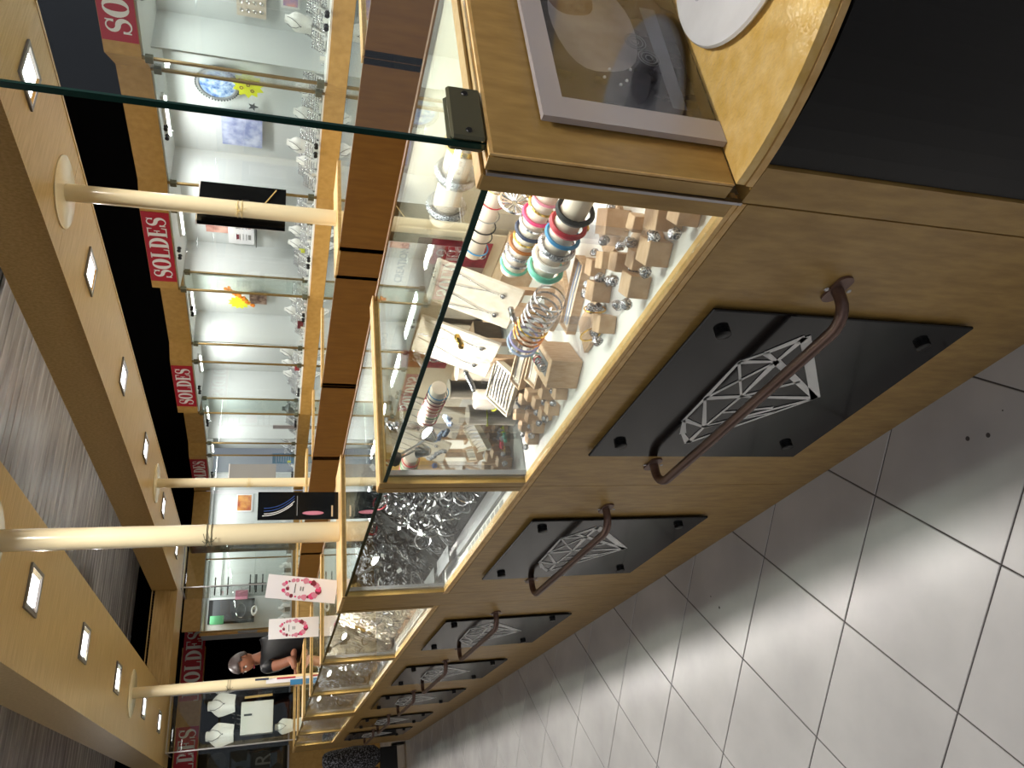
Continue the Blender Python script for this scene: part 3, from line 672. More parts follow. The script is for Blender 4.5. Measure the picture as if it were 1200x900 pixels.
def band_on(label, name, cat, mt, x, y, z, R_, r=.0016, flat=1.0, rx=PI / 2, ry=0, rz=0, group=None, n=22, k=5, charm=None, oval=1.0):
    key = (mt, round(R_, 4), r, flat, n, k, charm, oval)
    if key not in RMESH:
        mb = MB().torus(R_, r, n, k, flat=flat, sy=oval)
        mats = [mt]
        if charm: mb.box(-.010, .010, -R_ - r * 1.5, -R_ + r, -.005, .005, mi=1, b=.002); mats.append(charm)
        RMESH[key] = mb.mesh(name, mats, True)
    o = bpy.data.objects.new(name, RMESH[key]); COL.objects.link(o); o.location = (x, y, z); o.rotation_euler = (rx, ry, rz)
    return tag(o, label, cat, group)
def block(label, x, y, s=.040, h=.042, rz=.78, z=ZD, group='small wooden display blocks', mt='block'):
    key = ('blk', s, h, mt)
    if key not in RMESH: RMESH[key] = B(-s / 2, s / 2, -s / 2, s / 2, 0, h, b=.0012).mesh('wooden_block', mt)
    o = bpy.data.objects.new('wooden_block', RMESH[key]); COL.objects.link(o); o.location = (x, y, z + .0008); o.rotation_euler = (0, 0, rz); return tag(o, label, 'display block', group)
def crystal(label, x, y, z, r=.012, group='crystal pieces in the nearest counter', mt='darksilver'):
    key = ('cry', r, mt)
    if key not in RMESH:
        bm = bmesh.new(); bmesh.ops.create_icosphere(bm, subdivisions=2, radius=r)
        for v in bm.verts: v.co *= rnd.uniform(.85, 1.12)
        for a in range(9): pass
        me = bpy.data.meshes.new('crystal_ball'); bm.to_mesh(me); bm.free(); me.materials.append(M[mt]); RMESH[key] = me
    o = bpy.data.objects.new('crystal_ball', RMESH[key]); COL.objects.link(o); o.location = (x, y, z); o.rotation_euler = (rnd.random() * 3, rnd.random() * 3, 0); return tag(o, label, 'earring', group)

# rolls of the nearest counter, each with its bracelets
RO = [('slim cream roll with thin cord bracelets, behind the green glass edge', 1.150, 1.11, 1.140, 1.33, 1.12, .024,
       [('gold chain', 'goldm', .0012, .02), ('red cord', 'crimson', .0016, .22), ('grey cord', 'grey2', .0012, .42), ('black cord', 'blackmatte', .0018, .58), ('black double cord', 'blackmatte', .0014, .72), ('bright blue cord', 'blue', .0018, .90)]),
      ('thick cream roll with pink, brown and mint bangles', 0.955, .875, .975, 1.18, 1.09, .0225,
       [('pale pink', 'rose', .0030, .22), ('gold link', 'goldm', .0026, .31), ('gold and pink bar', 'pink', .0040, .40), ('silver link', 'silver', .003, .48), ('navy leather', 'navy', .0040, .56), ('gold wire', 'goldm', .002, .63), ('brown leather bar', 'brown', .0040, .70), ('dark crystal', 'darksilver', .0040, .78), ('silver bead', 'silver', .0035, .86), ('pale mint', 'teal', .0032, .94)]),
      ('thick cream roll with red, black and blue bangles near the end board', .855, .800, .862, 1.05, 1.08, .0235,
       [('black leather', 'blackmatte', .0045, .28), ('red leather', 'crimson', .0045, .42), ('sky blue leather', 'blue', .0040, .54), ('black crystal', 'darksilver', .0050, .66), ('wide white', 'white', .0055, .79), ('blue green crystal', 'teal', .0050, .93)]),
      ('cream roll with wide silver filigree cuffs at the back of the nearest counter', 1.200, 1.00, 1.200, 1.29, 1.20, .030,
       [('gold filigree', 'goldm', .0050, .20), ('wide silver filigree', 'darksilver', .0080, .50), ('wide silver leaf', 'darksilver', .0075, .85)]),
      ('clear roll crowded with silver, gold and copper bangles', .850, 1.09, .868, 1.315, 1.045, .027,
       [('thin silver', 'silver', .0020, .10), ('dark silver', 'darksilver', .0022, .20), ('pale silver', 'silver', .0024, .30), ('twisted silver', 'steel', .0024, .40), ('silver wire', 'silver', .0020, .48), ('yellow gold', 'goldm', .0024, .58), ('copper', 'rosegold', .0026, .67), ('copper and gold', 'rosegold', .0026, .75), ('lilac crystal', 'lilac', .0028, .85), ('blue crystal', 'pblue', .0030, .94)]),
      ('slim cream roll with red and blue string bracelets by the far end panel', .838, 1.46, .846, 1.635, 1.200, .019,
       [('sky blue string', 'blue', .0012, .10), ('navy string', 'navy', .0012, .20), ('dark red string', 'dkred', .0014, .30), ('red string', 'crimson', .0012, .40), ('brown string', 'brown', .0012, .50), ('pink string', 'rose', .0012, .60), ('green string', 'green', .0012, .70), ('grey string', 'grey2', .0012, .80), ('crimson string', 'crimson', .0014, .90)])]
for lb, x0, y0, x1, y1, z, r, items in RO:
    roll(lb, x0, y0, x1, y1, z, r, 'acrylic' if lb.startswith('clear') else 'leather')
    short = ' '.join(lb.split()[:2])
    for nm, mt, th, u in items:
        x = x0 + (x1 - x0) * u; y = y0 + (y1 - y0) * u; sag = .0025
        band_on('%s bracelet on the %s roll of the nearest counter' % (nm, {'slim cream': 'slim cream', 'thick cream': 'thick cream', 'cream roll': 'filigree cuff', 'clear roll': 'clear'}[short]) if 'slim cream roll with red' not in lb else '%s bracelet on the roll by the far end panel' % nm,
                'bracelet', 'bracelet', mt, x, y, z - sag, r + th + sag + .0005, th, 1.5 if th > .004 else 1.0, rx=PI / 2 + rnd.uniform(-.12, .12), group='bracelets on the rolls', n=30, charm=('goldm' if th > .0028 and mt in ('pink', 'brown', 'crimson', 'navy') else None))
# a big round crystal brooch by the end board
fp = atX(603, 238, 1.02); fx, fy, fz = 1.02, fp.y, fp.z
t = thing('crystal_fan', 'round silver fan shaped brooch on a stand beside the end panel', 'brooch', (fx, fy, ZD))
ob('stand', MB().tube([(fx, fy, ZD + .001), (fx, fy, fz - .03)], .004, 8), 'acrylic', t)
fb = MB()
for q in range(18): a = 2 * PI * q / 18; fb.tube([(fx + .006 * math.cos(a), fy, fz + .006 * math.sin(a)), (fx + .030 * math.cos(a), fy - .005, fz + .030 * math.sin(a))], .0022, 5)
fb.torus(.032, .003, 28, 5, T=TR(fx, fy - .004, fz, rx=PI / 2))
ob('rays', fb, 'silver', t, True)
# tilted beige easel that carries the thick rolls
t = thing('wooden_stand', 'tall pale wooden stand behind the thick rolls near the end panel', 'stand', (1.07, .86, ZD))
ob('upright', B(1.05, 1.10, .76, .98, ZD + .001, 1.06, b=.002), 'block', t); ob('ledge', B(1.03, 1.12, .75, .99, 1.0605, 1.072, b=.002), 'block', t)

BL = [(728, 262, .05), (752, 262, .03), (790, 255, .05), (812, 250, .04), (703, 314, .034), (716, 306, .034), (734, 308, .036), (754, 305, .034), (776, 296, .044), (708, 342, .04), (753, 337, .042), (714, 380, .036)]
for n_, (px, py, s) in enumerate(BL):
    p = atZ(px + 4, py, ZD); x, y = max(p.x, .79), min(max(p.y, .76), 1.7)
    block('bare wooden block, %s' % ['under the end panel, first of the near row', 'second of the near row', 'third of the near row', 'near corner of the white deck', 'first of the middle row from the back', 'second of the middle row', 'third of the middle row', 'fourth of the middle row', 'large one ending the middle row at the front edge',
          'with a pair of round crystals beside it', 'standing alone near the front glass', 'next to the gold hoop earrings'][n_], x, y, s, s * 1.0, .7 + rnd.uniform(-.15, .15))
    crystal('round silver crystal stud leaning on a wooden block in the near half of the deck', x - .022, y + .03, ZD + s * .72, .0115)
    if n_ % 2 == 0: crystal('round silver crystal stud leaning on a wooden block in the near half of the deck', x + .030, y - .012, ZD + s * .55, .010)
for px, py in ((730, 358), (692, 344), (720, 330), (645, 490)):
    p = atZ(px, py, ZD); crystal('loose round dark crystal lying on the white deck of the nearest counter', max(p.x, .76), p.y, ZD + .0115, .0115)
# hoop earrings near the block
for k_, (px, py) in enumerate(((695, 362), (690, 392))):
    p = atZ(px, py, ZD + .03); band_on('thin gold hoop earring with crystals standing on the white deck, %s of two' % ('nearer' if k_ == 0 else 'farther'), 'hoop_earring', 'earring', 'goldm', p.x, p.y, ZD + .026, .022, .0018, rx=PI / 2 * .9, rz=.6 + k_, group='gold hoops on the deck')
    crystal('crystal of a gold hoop earring on the white deck', p.x + .01, p.y + .006, ZD + .014, .010)
# ring tray
p = atZ(672, 428, ZD); t = thing('ring_tray', 'upright wooden ring stand with a slot full of silver rings', 'ring stand', (p.x, p.y, ZD))
T = TR(p.x, p.y, ZD + .001, rz=.55)
ob('body', MB().box(-.05, .05, -.035, .035, 0, .075, T=T, b=.002), 'block', t); ob('slot', MB().box(-.035, .035, -.020, .014, .0752, .0762, T=T), 'grey', t)
for q in range(7):
    c = T @ Vector((-.030 + q * .010, -.004, .083)); band_on('%s ring in the slot of the wooden ring stand' % ['plain silver', 'dark silver', 'ridged silver', 'broad silver', 'red enamel', 'polished', 'blue green'][q], 'ring', 'ring', ['silver', 'steel', 'silver', 'darksilver', 'crimson', 'silver', 'teal'][q], c.x, c.y, c.z, .0085, .0018, rx=PI / 2, rz=.55 + PI / 2, group='rings in the wooden stand', n=16, k=5)
# poster with heading, at the back of the case
t = thing('display_card', 'upright card headed CREATIONS with a portrait and red jewellery print', 'card', (1.262, 1.54, 1.02))
ob('board', B(1.262, 1.267, 1.40, 1.68, 1.0, 1.283), 'cream', t)
ob('portrait', B(1.2605, 1.2618, 1.43, 1.66, 1.03, 1.225), noisy('portrait_print', '#8e8078', '#cdb4a6', (9, 9, 9), .4), t)
ob('red_area', B(1.2592, 1.2603, 1.43, 1.53, 1.03, 1.19), noisy('red_print', '#7a1828', '#b03848', (30, 30, 30), .4), t)
pb = MB()
for q in range(5): pb.torus(.012, .002, 14, 4, T=TR(1.2585, 1.48, 1.05 + q * .027, ry=PI / 2)); 
ob('print_jewel', pb, 'silver', t)
text('heading', 'CREATIONS', .030, TR(1.2600, 1.54, 1.252) @ FX, 'dgrey', t)
t = thing('backing_block', 'low wooden rail under the portrait card at the back of the nearest counter', 'rail', (1.25, 1.5, ZD)); ob('body', B(1.20, 1.268, 1.38, 1.70, ZD + .001, .998), 'block', t)
# sloping necklace boards
def slope_board(label, x0, x1, y0, y1, z0, z1, nk, mt='suede', pend='darksilver'):
    t = thing('necklace_board', label, 'necklace board', ((x0 + x1) / 2, (y0 + y1) / 2, ZD), 'sloping necklace boards')
    a = math.atan2(x1 - x0, z1 - z0); h = math.hypot(x1 - x0, z1 - z0); T = TR(x0, 0, z0, ry=a)
    ob('board', MB().box(0, .008, y0, y1, 0, h, T=T, b=.002), mt, t); ob('leg', B((x0 + x1) / 2 + .02, (x0 + x1) / 2 + .03, (y0 + y1) / 2 - .01, (y0 + y1) / 2 + .01, ZD + .001, (z0 + z1) / 2 - .01), 'block', t)
    ob('foot', B(x0 - .005, x0 + .09, y0 + .01, y1 - .01, ZD + .0008, min(z0 - .0005, ZD + .012)), 'block', t); 
    if z0 > ZD + .03: ob('leg', B(x0, x0 + .012, (y0 + y1) / 2 - .02, (y0 + y1) / 2 + .02, ZD + .012, z0 + .004), 'block', t)
    w_ = (y1 - y0) / nk
    for q in range(nk):
        c = y0 + w_ * (q + .5); n = MB(); P = lambda u, v: tuple(T @ Vector((-.0022, u, v)))
        n.tube([P(c - w_ * .42, h * .97), P(c - w_ * .2, h * .62), P(c, h * .36), P(c + w_ * .2, h * .62), P(c + w_ * .42, h * .97)], .0010, 5)
        n.tube([P(c, h * .36), P(c, h * .24)], .0009, 5)
        n.ball(P(c, h * .20), .0065, 8)
        tag(ob('necklace', n, pend, None, True), 'fine silver necklace with a round pendant on the %s' % label, 'necklace', 'necklaces on the sloping boards')
slope_board('beige board, middle of the nearest counter', .985, 1.06, 1.27, 1.42, 1.03, 1.225, 2)
slope_board('beige board, farther one of the pair', .975, 1.05, 1.475, 1.635, 1.03, 1.225, 2)
# ribbed chain boards, blue earring card, open necklace boxes
def box_tray(label, x, y, lx, ly, h, rz, rx=0, ry=0, mt='block', inner='suede', z=ZD, n=0, im='silver', cat='tray', nm='open_tray', pname='chain'):
    t = thing(nm, label, cat, (x, y, z)); T = TR(x, y, z + .001, rx, ry, rz)
    mb = MB().box(-lx / 2, lx / 2, -ly / 2, ly / 2, 0, h * .5, T=T)
    ob('base', mb, mt, t)
    for a in ((-lx / 2, lx / 2, -ly / 2, -ly / 2 + .004), (-lx / 2, lx / 2, ly / 2 - .004, ly / 2), (-lx / 2, -lx / 2 + .004, -ly / 2 + .004, ly / 2 - .004), (lx / 2 - .004, lx / 2, -ly / 2 + .004, ly / 2 - .004)): ob('rim', MB().box(*a, h * .5, h, T=T), mt, t)
    ob('lining', MB().box(-lx / 2 + .0045, lx / 2 - .0045, -ly / 2 + .0045, ly / 2 - .0045, h * .5, h * .62, T=T), inner, t)
    for q in range(n):
        u = -lx / 2 + .012 + (lx - .024) * q / max(n - 1, 1)
        zz = h * .62 + .0015
        ob(pname, MB().tube([T @ Vector((u, -ly / 2 + .012, zz)), T @ Vector((u + .003, 0, zz + .001)), T @ Vector((u, ly / 2 - .012, zz))], .0014, 5), im, t)
    return t
box_tray('white ribbed board of fine chains in front of the farther beige board', .93, 1.60, .09, .13, .016, .35, ry=-.5, mt='cream', inner='leather', n=7, z=.99)
box_tray('long pale wooden box with a looped pearl necklace, middle of the counter', .88, 1.395, .045, .12, .02, .45, ry=-.35, n=2, im='white', z=.965)
box_tray('second pale wooden box with a looped necklace behind the first one', .93, 1.48, .045, .13, .02, .4, ry=-.35, n=2, im='silver', z=.97)
box_tray('pale tray with fine bracelets beside the wooden ring stand', .96, 1.235, .055, .17, .022, .5, n=3, im='pblue')
box_tray('small beige tray of earring pairs with two blue ones', 1.03, 1.16, .085, .08, .014, .4, ry=-.5, inner='cream', n=4, im='silver', z=.99)
for q in range(2): crystal('bright blue crystal earring on the small beige tray', 1.0 + q * .022, 1.165 + q * .01, 1.022 + q * .012, .010, 'blue crystal earrings', 'dblue')
# the far half of the deck: crowded blocks, crystals and cards
k = 0
for q in range(30):
    x = .80 + .035 * (q % 6) + rnd.uniform(-.008, .008); y = 1.40 + .058 * (q // 6) + rnd.uniform(-.01, .01)
    if x > .86 and y < 1.5: continue
    block('small pale wooden block in the crowded far half of the nearest counter', x, y, .028, .030 + .012 * (q % 3), rnd.uniform(.4, 1.1), group='crowded small blocks of the nearest counter')
    crystal('small silver crystal stud among the crowded blocks of the nearest counter', x - .016, y + .022, ZD + .028, .0085, 'studs among the crowded blocks')
# earring carousel and flower clips by the far end
t = thing('round_stand', 'round cream stand with a pale cushion top near the far end of the counter', 'stand', (1.0, 1.70, ZD)); ob('column', MB().lathe([(.034, 0.001), (.030, .01), (.026, .17), (.030, .18)], 22, T=Matrix.Translation((1.03, 1.69, ZD))), 'leather', t, True)
t = thing('round_stand', 'shorter cream cylinder stand with a yellow bracelet round it', 'stand', (.95, 1.70, ZD)); ob('column', MB().lathe([(.030, 0.001), (.028, .01), (.028, .13), (.026, .135)], 22, T=Matrix.Translation((.945, 1.70, ZD))), 'leather', t, True)
band_on('yellow green bracelet round the shorter cream cylinder', 'bracelet', 'bracelet', 'yellow', .945, 1.70, ZD + .08, .0305, .002, rx=.2)
for q, mt in enumerate(['goldm', 'crimson', 'teal', 'pblue', 'yellow', 'rosegold', 'pblue', 'green']):
    o = ob('flower_clip', MB().ball((0, 0, 0), .008, 6).ball((.012, 0, 0), .006, 6).ball((-.011, .003, 0), .006, 6).ball((0, .011, .003), .006, 6).ball((0, -.011, 0), .006, 6), mt, None, True); o.location = (.86 + .016 * q, 1.64 + .012 * (q % 3), ZD + .022 + .008 * (q % 2))
    tag(o, '%s flower shaped hair clip near the far end panel of the nearest counter' % ['gold', 'red', 'teal', 'pale blue', 'yellow', 'copper', 'pale blue', 'green'][q], 'hair clip', 'coloured flower clips')

# second counter: black tray heaped with bracelets
t = thing('black_tray', 'sloping black velvet tray under the heap of bracelets', 'tray', (1.08, 2.3, ZD))
ob('bed', MB().prism([(.845, .0), (1.27, .0), (1.27, .29), (1.12, .29), (.845, .010)], 1.83, 2.82, T=Matrix(((1, 0, 0, 0), (0, 0, 1, 0), (0, 1, 0, ZD + .001), (0, 0, 0, 1)))), 'blackmatte', t)
t = thing('grey_rail', 'grey metal rail with a paler strip along the front of the second counter', 'rail', (.79, 2.2, ZD))
ob('pale_strip', B(.800, .838, 1.83, 2.56, ZD + .001, ZD + .008), 'steel', t); ob('dark_strip', B(.775, .799, 1.83, 2.56, ZD + .001, ZD + .012), 'grey', t)
t = thing('clear_box', 'small clear box with silver studs at the end of the grey rail', 'box', (.80, 2.68, ZD)); ob('body', B(.775, .825, 2.60, 2.80, ZD + .001, ZD + .03), 'acrylic', t); ob('lid', B(.77, .83, 2.595, 2.805, ZD + .0305, ZD + .034), 'grey', t)
labs = ['black cord bracelet with a steel clasp', 'silver chain bracelet with a clasp', 'thick black leather bracelet', 'grey steel bangle', 'dark braided bracelet', 'polished silver bangle']
mts = ['rubber', 'silver', 'rubber', 'steel', 'dgrey', 'silver']
for q in range(136):
    x = .850 + .27 * rnd.random() ** 1.1; y = 1.85 + .95 * rnd.random(); zz = ZD + .014 + max(0, (x - .845)) * 1.02
    j = q % 6; r_ = rnd.choice((.028, .032, .036))
    band_on('%s %s of the black tray heap' % (labs[j], 'in the near third' if y < 2.17 else ('in the middle' if y < 2.47 else 'in the far third')), 'bracelet', 'bracelet', mts[j], x, y, zz + .012 + .03 * rnd.random(), r_, (.0026, .0028, .0046, .0030, .0036, .0030)[j], 1.0, rx=rnd.uniform(-.5, .5), ry=-.79 + rnd.uniform(-.45, .45), rz=rnd.random() * 3, group='bracelets heaped in the second counter', n=22, k=5, oval=.8, charm='darksilver' if q % 2 == 0 else None)
for x, y, z, r_, mt, lb in ((.93, 2.08, 1.06, .034, 'red', 'red bracelet standing out of the black heap in the second counter'), (.93, 2.22, 1.06, .036, 'white', 'white bracelet in the middle of the black heap in the second counter'), (1.04, 2.70, 1.17, .030, 'red', 'red bracelet at the far end of the heap in the second counter'), (.80, 1.88, .95, .036, 'rubber', 'single black bracelet hanging over the grey rail')):
    band_on(lb, 'bracelet', 'bracelet', mt, x, y, z, r_, .0028, rx=.9, ry=-.3, rz=.4, n=28, k=6, group='bracelets heaped in the second counter')
for q in range(14):
    y = 2.50 + .022 * q; o = ob('chain', MB().tube([(.85, y, ZD + .004), (.90, y + .01, ZD + .010), (.98, y + .02, ZD + .03)], .0018, 5), ('cream', 'silver', 'goldm')[q % 3])
    tag(o, 'short pale gold chain laid in a row beside the black heap', 'chain', 'pale chains laid beside the black heap')
tgm = MB(); 
for q in range(9): tgm.box(.752, .766, 1.98 + .052 * q, 2.02 + .052 * q, ZD + .0005, ZD + .0012)
tag(ob('price_strip', tgm, 'grey2', kind='stuff'), 'strip of small printed price labels along the front of the second deck', 'label strip', kind='stuff')

# the other front counters: boards of chains, rings and crystals
names = {2: 'third', 3: 'fourth', 4: 'fifth', 5: 'sixth', 6: 'seventh'}
for i in range(2, 7):
    y0, y1 = UN[i]; nth = names[i]; L_ = y1 - y0
    for q in range(3):
        a = y0 + .06 + (L_ - .12) * q / 3; slope_board('%s %s board of the %s counter' % (['nearest', 'middle', 'far'][q], 'cream' if i == 2 else 'grey', nth), .80, .95, a, a + (L_ - .12) / 3 - .02, .945, 1.235, 6 if i < 4 else 5, 'leather' if i == 2 else 'grey2', 'silver')
    t = thing('chain_tray', 'white tray with rows of twisted chains in the %s counter' % nth, 'tray', (.85, (y0 + y1) / 2, ZD))
    ob('bed', B(.752, .792, y0 + .08, y1 - .16, ZD + .001, ZD + .012), 'white' if i % 2 == 0 else 'grey', t)
    nn = 22
    for q in range(nn):
        y = y0 + .10 + (L_ - .28) * q / (nn - 1); o = ob('chain', MB().tube([(.755, y, ZD + .0145), (.77, y + .010, ZD + .016), (.790, y + .022, ZD + .0145)], .0024, 5), 'cream' if i == 2 else 'silver', t)
    for q in range(26):
        x = 1.0 + .20 * rnd.random(); y = y0 + .07 + (L_ - .16) * rnd.random()
        j = q % 3
        if j == 0: crystal('small silver crystal piece on the deck of the %s counter' % nth, x, y, ZD + .012, .011, 'crystal pieces of the %s counter' % nth)
        else: band_on('%s silver ring or bangle lying in the %s counter' % (('thin', 'broad')[j - 1], nth), 'bangle', 'bangle', ('silver', 'darksilver')[j - 1], x, y, ZD + .02, (.02, .026)[j - 1], (.0018, .003)[j - 1], rx=rnd.uniform(.2, 1.2), rz=rnd.random() * 3, group='bangles of the %s counter' % nth, n=18, k=5)
# rear counters: a white tray and a bust in each
for i in range(0, 7):
    y0, y1 = UN[i]; t = thing('velvet_tray', 'pale empty display tray in the %s rear counter from the camera' % ['first', 'second', 'third', 'fourth', 'fifth', 'sixth', 'seventh'][i], 'tray', (2.7, (y0 + y1) / 2, ZD))
    ob('bed', B(2.50, 2.88, y0 + .10, y1 - .12, ZD + .001, ZD + .03, b=.004), 'suede', t)

# ================================================================== signs, screens and cards standing on the kiosk
t = thing('dark_screen', 'flat black screen with a white edge strapped behind the tall cream post', 'screen', (2.78, 3.03, 1.55))
ob('panel', B(2.640, 2.902, 3.020, 3.045, 1.551, 1.965), 'black', t); ob('white_edge', MB().box(2.637, 2.905, 3.018, 3.047, 1.9655, 1.972), 'white', t); ob('white_back', B(2.640, 2.902, 3.0455, 3.048, 1.551, 1.965), 'white', t)
ob('mount', B(2.77, 2.80, 3.012, 3.0195, 1.73, 1.76), 'rubber', t); ob('strap', MB().tube([(2.655, 2.925, 1.77), (2.76, 3.0, 1.66), (2.885, 3.015, 1.60)], .003, 6), 'rope', t)
t = thing('strapped_sign', 'narrow grey panel strapped to the slim farther rear post', 'panel', (2.84, 6.55, 1.52)); ob('panel', B(2.76, 2.90, 6.532, 6.55, 1.56, 1.955), 'grey2', t); ob('white_edge', B(2.758, 2.902, 6.530, 6.552, 1.9555, 1.962), 'white', t)
def standing(name, label, cat, px, py, zc, w_, h, lean, matn, face, yoff=0.0, rz=0.0, tilt=0.0):
    p = atZ(px, py, zc); t = thing(name, label, cat, (p.x, p.y + yoff, zc))
    T = TR(p.x, p.y + yoff, zc + .002, rx=lean, rz=rz) @ Matrix.Rotation(tilt, 4, 'Y')
    ob('sheet', MB().box(-w_ / 2, w_ / 2, 0, .004, 0, h, T=T), matn, t)
    face(t, T, w_, h); return t
def blackposter(t, T, w_, h):
    P = lambda u, v, q: tuple(T @ Vector((u, -.0006 - q, v)))
    def curve(u0, v0, k, c):
        mb = MB(); pts = [(u0 - .02 + .05 * (q / 14) ** 2.2 * k, v0 + .02 - .115 * q / 14 + .0) for q in range(15)]; mb.strip(pts, .003, .0008, P); ob('line', mb, c, t)
    for q in range(3): curve(-.012 + .011 * q, h * .86, 1.0, ('white', 'bbblue', 'dblue')[q] if q == 0 else 'dblue')
    curve(-.020, h * .88, .9, 'white')
    mb = MB(); mb.strip([(-.04, h * .52), (.04, h * .52)], .003, .0006, P); ob('line', mb, 'grey2', t)
    ob('figure', MB().add([P(-.030 + .008 * math.cos(a), h * .32 + .042 * math.sin(a), .0004) for a in [2 * PI * q / 18 for q in range(18)]], [tuple(range(18))]), 'rose', t)

    ob('footer', MB().strip([(-.045, h * .08), (.0, h * .08)], .006, .0005, P), 'beige', t)
def floral(t, T, w_, h):
    P = lambda u, v, q: tuple(T @ Vector((u, -.0006 - q, v)))
    r_ = random.Random(3)
    for q in range(26):
        a = 2 * PI * q / 26; u = w_ * .36 * math.cos(a); v = h * .52 + h * .26 * math.sin(a) - (.02 if math.sin(a) > .95 else 0)
        s = (.010 if q % 3 else .005) * (1.3 if -.2 > math.sin(a) else .8)
        ob('flower', MB().add([P(u + s * math.cos(b) * r_.uniform(.7, 1.2), v + s * math.sin(b) * r_.uniform(.7, 1.2), .0003 + q * .00002) for b in [2 * PI * k_ / 9 for k_ in range(9)]], [tuple(range(9))]), ('pink', 'rose', 'rose', 'dkred')[q % 4], t)
    ob('print_line', MB().strip([(-.018, h * .60), (.018, h * .60)], .003, .0004, P), 'dgrey', t)
    for q in range(2): ob('print_line', MB().strip([(-.008, h * (.52 - .035 * q)), (.008, h * (.52 - .035 * q))], .005, .0004, P), 'grey2', t)
standing('black_poster', 'tall black standing poster with blue and white curved lines', 'poster', 401, 575, 1.3045, .112, .312, .05, 'black', blackposter, yoff=.16, rz=-.15)
standing('floral_card', 'tilted tall white card with a wreath of pink flowers', 'card', 401, 672, 1.3045, .092, .27, .05, 'card', floral, yoff=.26, rz=-.10, tilt=.13)
standing('floral_card', 'straight white card with a wreath of pink flowers, next to the black doorway', 'card', 374, 734, 1.3045, .105, .26, .04, 'card', floral, yoff=.0, rz=-.1)
p = atY(330, 801, 6.40); t = thing('leaflets', 'bundle of white, blue and red leaflets held against the slim far front post', 'leaflets', (p.x, 6.40, 1.304))
ob('sheet', B(.995, 1.03, 6.405, 6.412, 1.306, 1.58), 'card', t); ob('sheet', B(.97, 1.01, 6.397, 6.403, 1.306, 1.40), 'bbblue', t); ob('sheet', B(1.02, 1.032, 6.390, 6.396, 1.36, 1.50), 'crimson', t); ob('sheet', B(1.022, 1.036, 6.390, 6.396, 1.56, 1.66), 'navy', t)

# glass towers at the far end
def tower(label, x0, x1, y0, y1, sh):
    t = thing('glass_tower', label, 'glass cabinet', ((x0 + x1) / 2, (y0 + y1) / 2, 1.291))
    zt = 2.50
    ob('front_glass', B(x0, x1, y0, y0 + .005, 1.30, zt), 'glass', t); ob('side_glass', B(x0, x0 + .005, y0 + .006, y1, 1.30, zt), 'glass', t); ob('side_glass', B(x1 - .005, x1, y0 + .006, y1, 1.30, zt), 'glass', t)
    for a, b in ((x0, y0), (x1 - .012, y0)): ob('corner_rod', B(a - .001, a + .011, b - .002, b + .009, 1.30, zt), 'steel', t)
    ob('base', B(x0, x1, y0, y1, 1.2915, 1.2995), 'edge', t); ob('top_rim', MB().box(x0 - .002, x1 + .002, y0 - .003, y0 + .010, zt, zt + .012).box(x0 - .002, x0 + .012, y0 + .0105, y1, zt, zt + .012), 'steel', t)
    for z in sh: ob('shelf', B(x0 + .008, x1 - .008, y0 + .02, y1 - .02, z, z + .006), 'glass', t)
    return t
tA = tower('glass tower at the front corner of the far end, holding white busts and a box', .79, 1.33, 8.76, 9.24, (1.50, 1.88))
tB = tower('glass tower cabinet at the rear corner of the far end, silver lined', 2.42, 2.97, 8.76, 9.24, (1.75, 2.1))
ob('mirror_lining', B(2.95, 2.962, 8.78, 9.22, 1.31, 2.48), noisy('streaky_silver', '#a8acac', '#d8dcdc', (6, 2, 20), .15, 3, metal=.7), tB)
t = thing('white_box', 'white box with a small dark ribbon on the middle shelf of the near glass tower', 'box', (1.06, 8.95, 1.506)); ob('body', B(.90, 1.22, 8.90, 9.02, 1.5075, 1.83, b=.004), 'white', t); ob('ribbon', B(1.08, 1.10, 8.896, 8.8995, 1.72, 1.80), 'dgrey', t)

# ================================================================== necklace busts in the windows
prof = [(.030, .19), (.034, .165), (.060, .140), (.078, .115), (.076, .085), (.060, .015), (.056, 0)]
def bust_parts():
    mb = MB(); n = len(prof); m_ = 9; vs = []
    for side in (0, 1):
        for hw, z in prof:
            for j in range(m_):
                u = -1 + 2 * j / (m_ - 1); vs.append((hw * u, -(1 - u * u) * .030 * (hw / .078) + (side * .006), z))
    fs = []
    for sd in (0, 1):
        o = sd * n * m_
        for i in range(n - 1):
            for j in range(m_ - 1): fs.append((o + i * m_ + j, o + i * m_ + j + 1, o + (i + 1) * m_ + j + 1, o + (i + 1) * m_ + j))
    N = n * m_
    for i in range(n - 1):
        for j in (0, m_ - 1): fs.append((i * m_ + j, (i + 1) * m_ + j, N + (i + 1) * m_ + j, N + i * m_ + j))
    for j in range(m_ - 1):
        for i in (0, n - 1): fs.append((i * m_ + j, i * m_ + j + 1, N + i * m_ + j + 1, N + i * m_ + j))
    mb.add(vs, fs)
    neck = MB().tube([(-.028, -.008, .172), (-.035, -.024, .140), (-.022, -.033, .10), (0, -.0345, .075), (.022, -.033, .10), (.035, -.024, .140), (.028, -.008, .172)], .0019, 5).ball((0, -.0345, .070), .005, 6)
    st = MB().tube([(0, .012, .11), (0, .045, 0)], .004, 6)
    return mb.mesh('bust', 'white', True), neck.mesh('necklace', 'dgrey', True), st.mesh('prop', 'white')
bm_, nm_, sm_ = bust_parts()
bdark = None
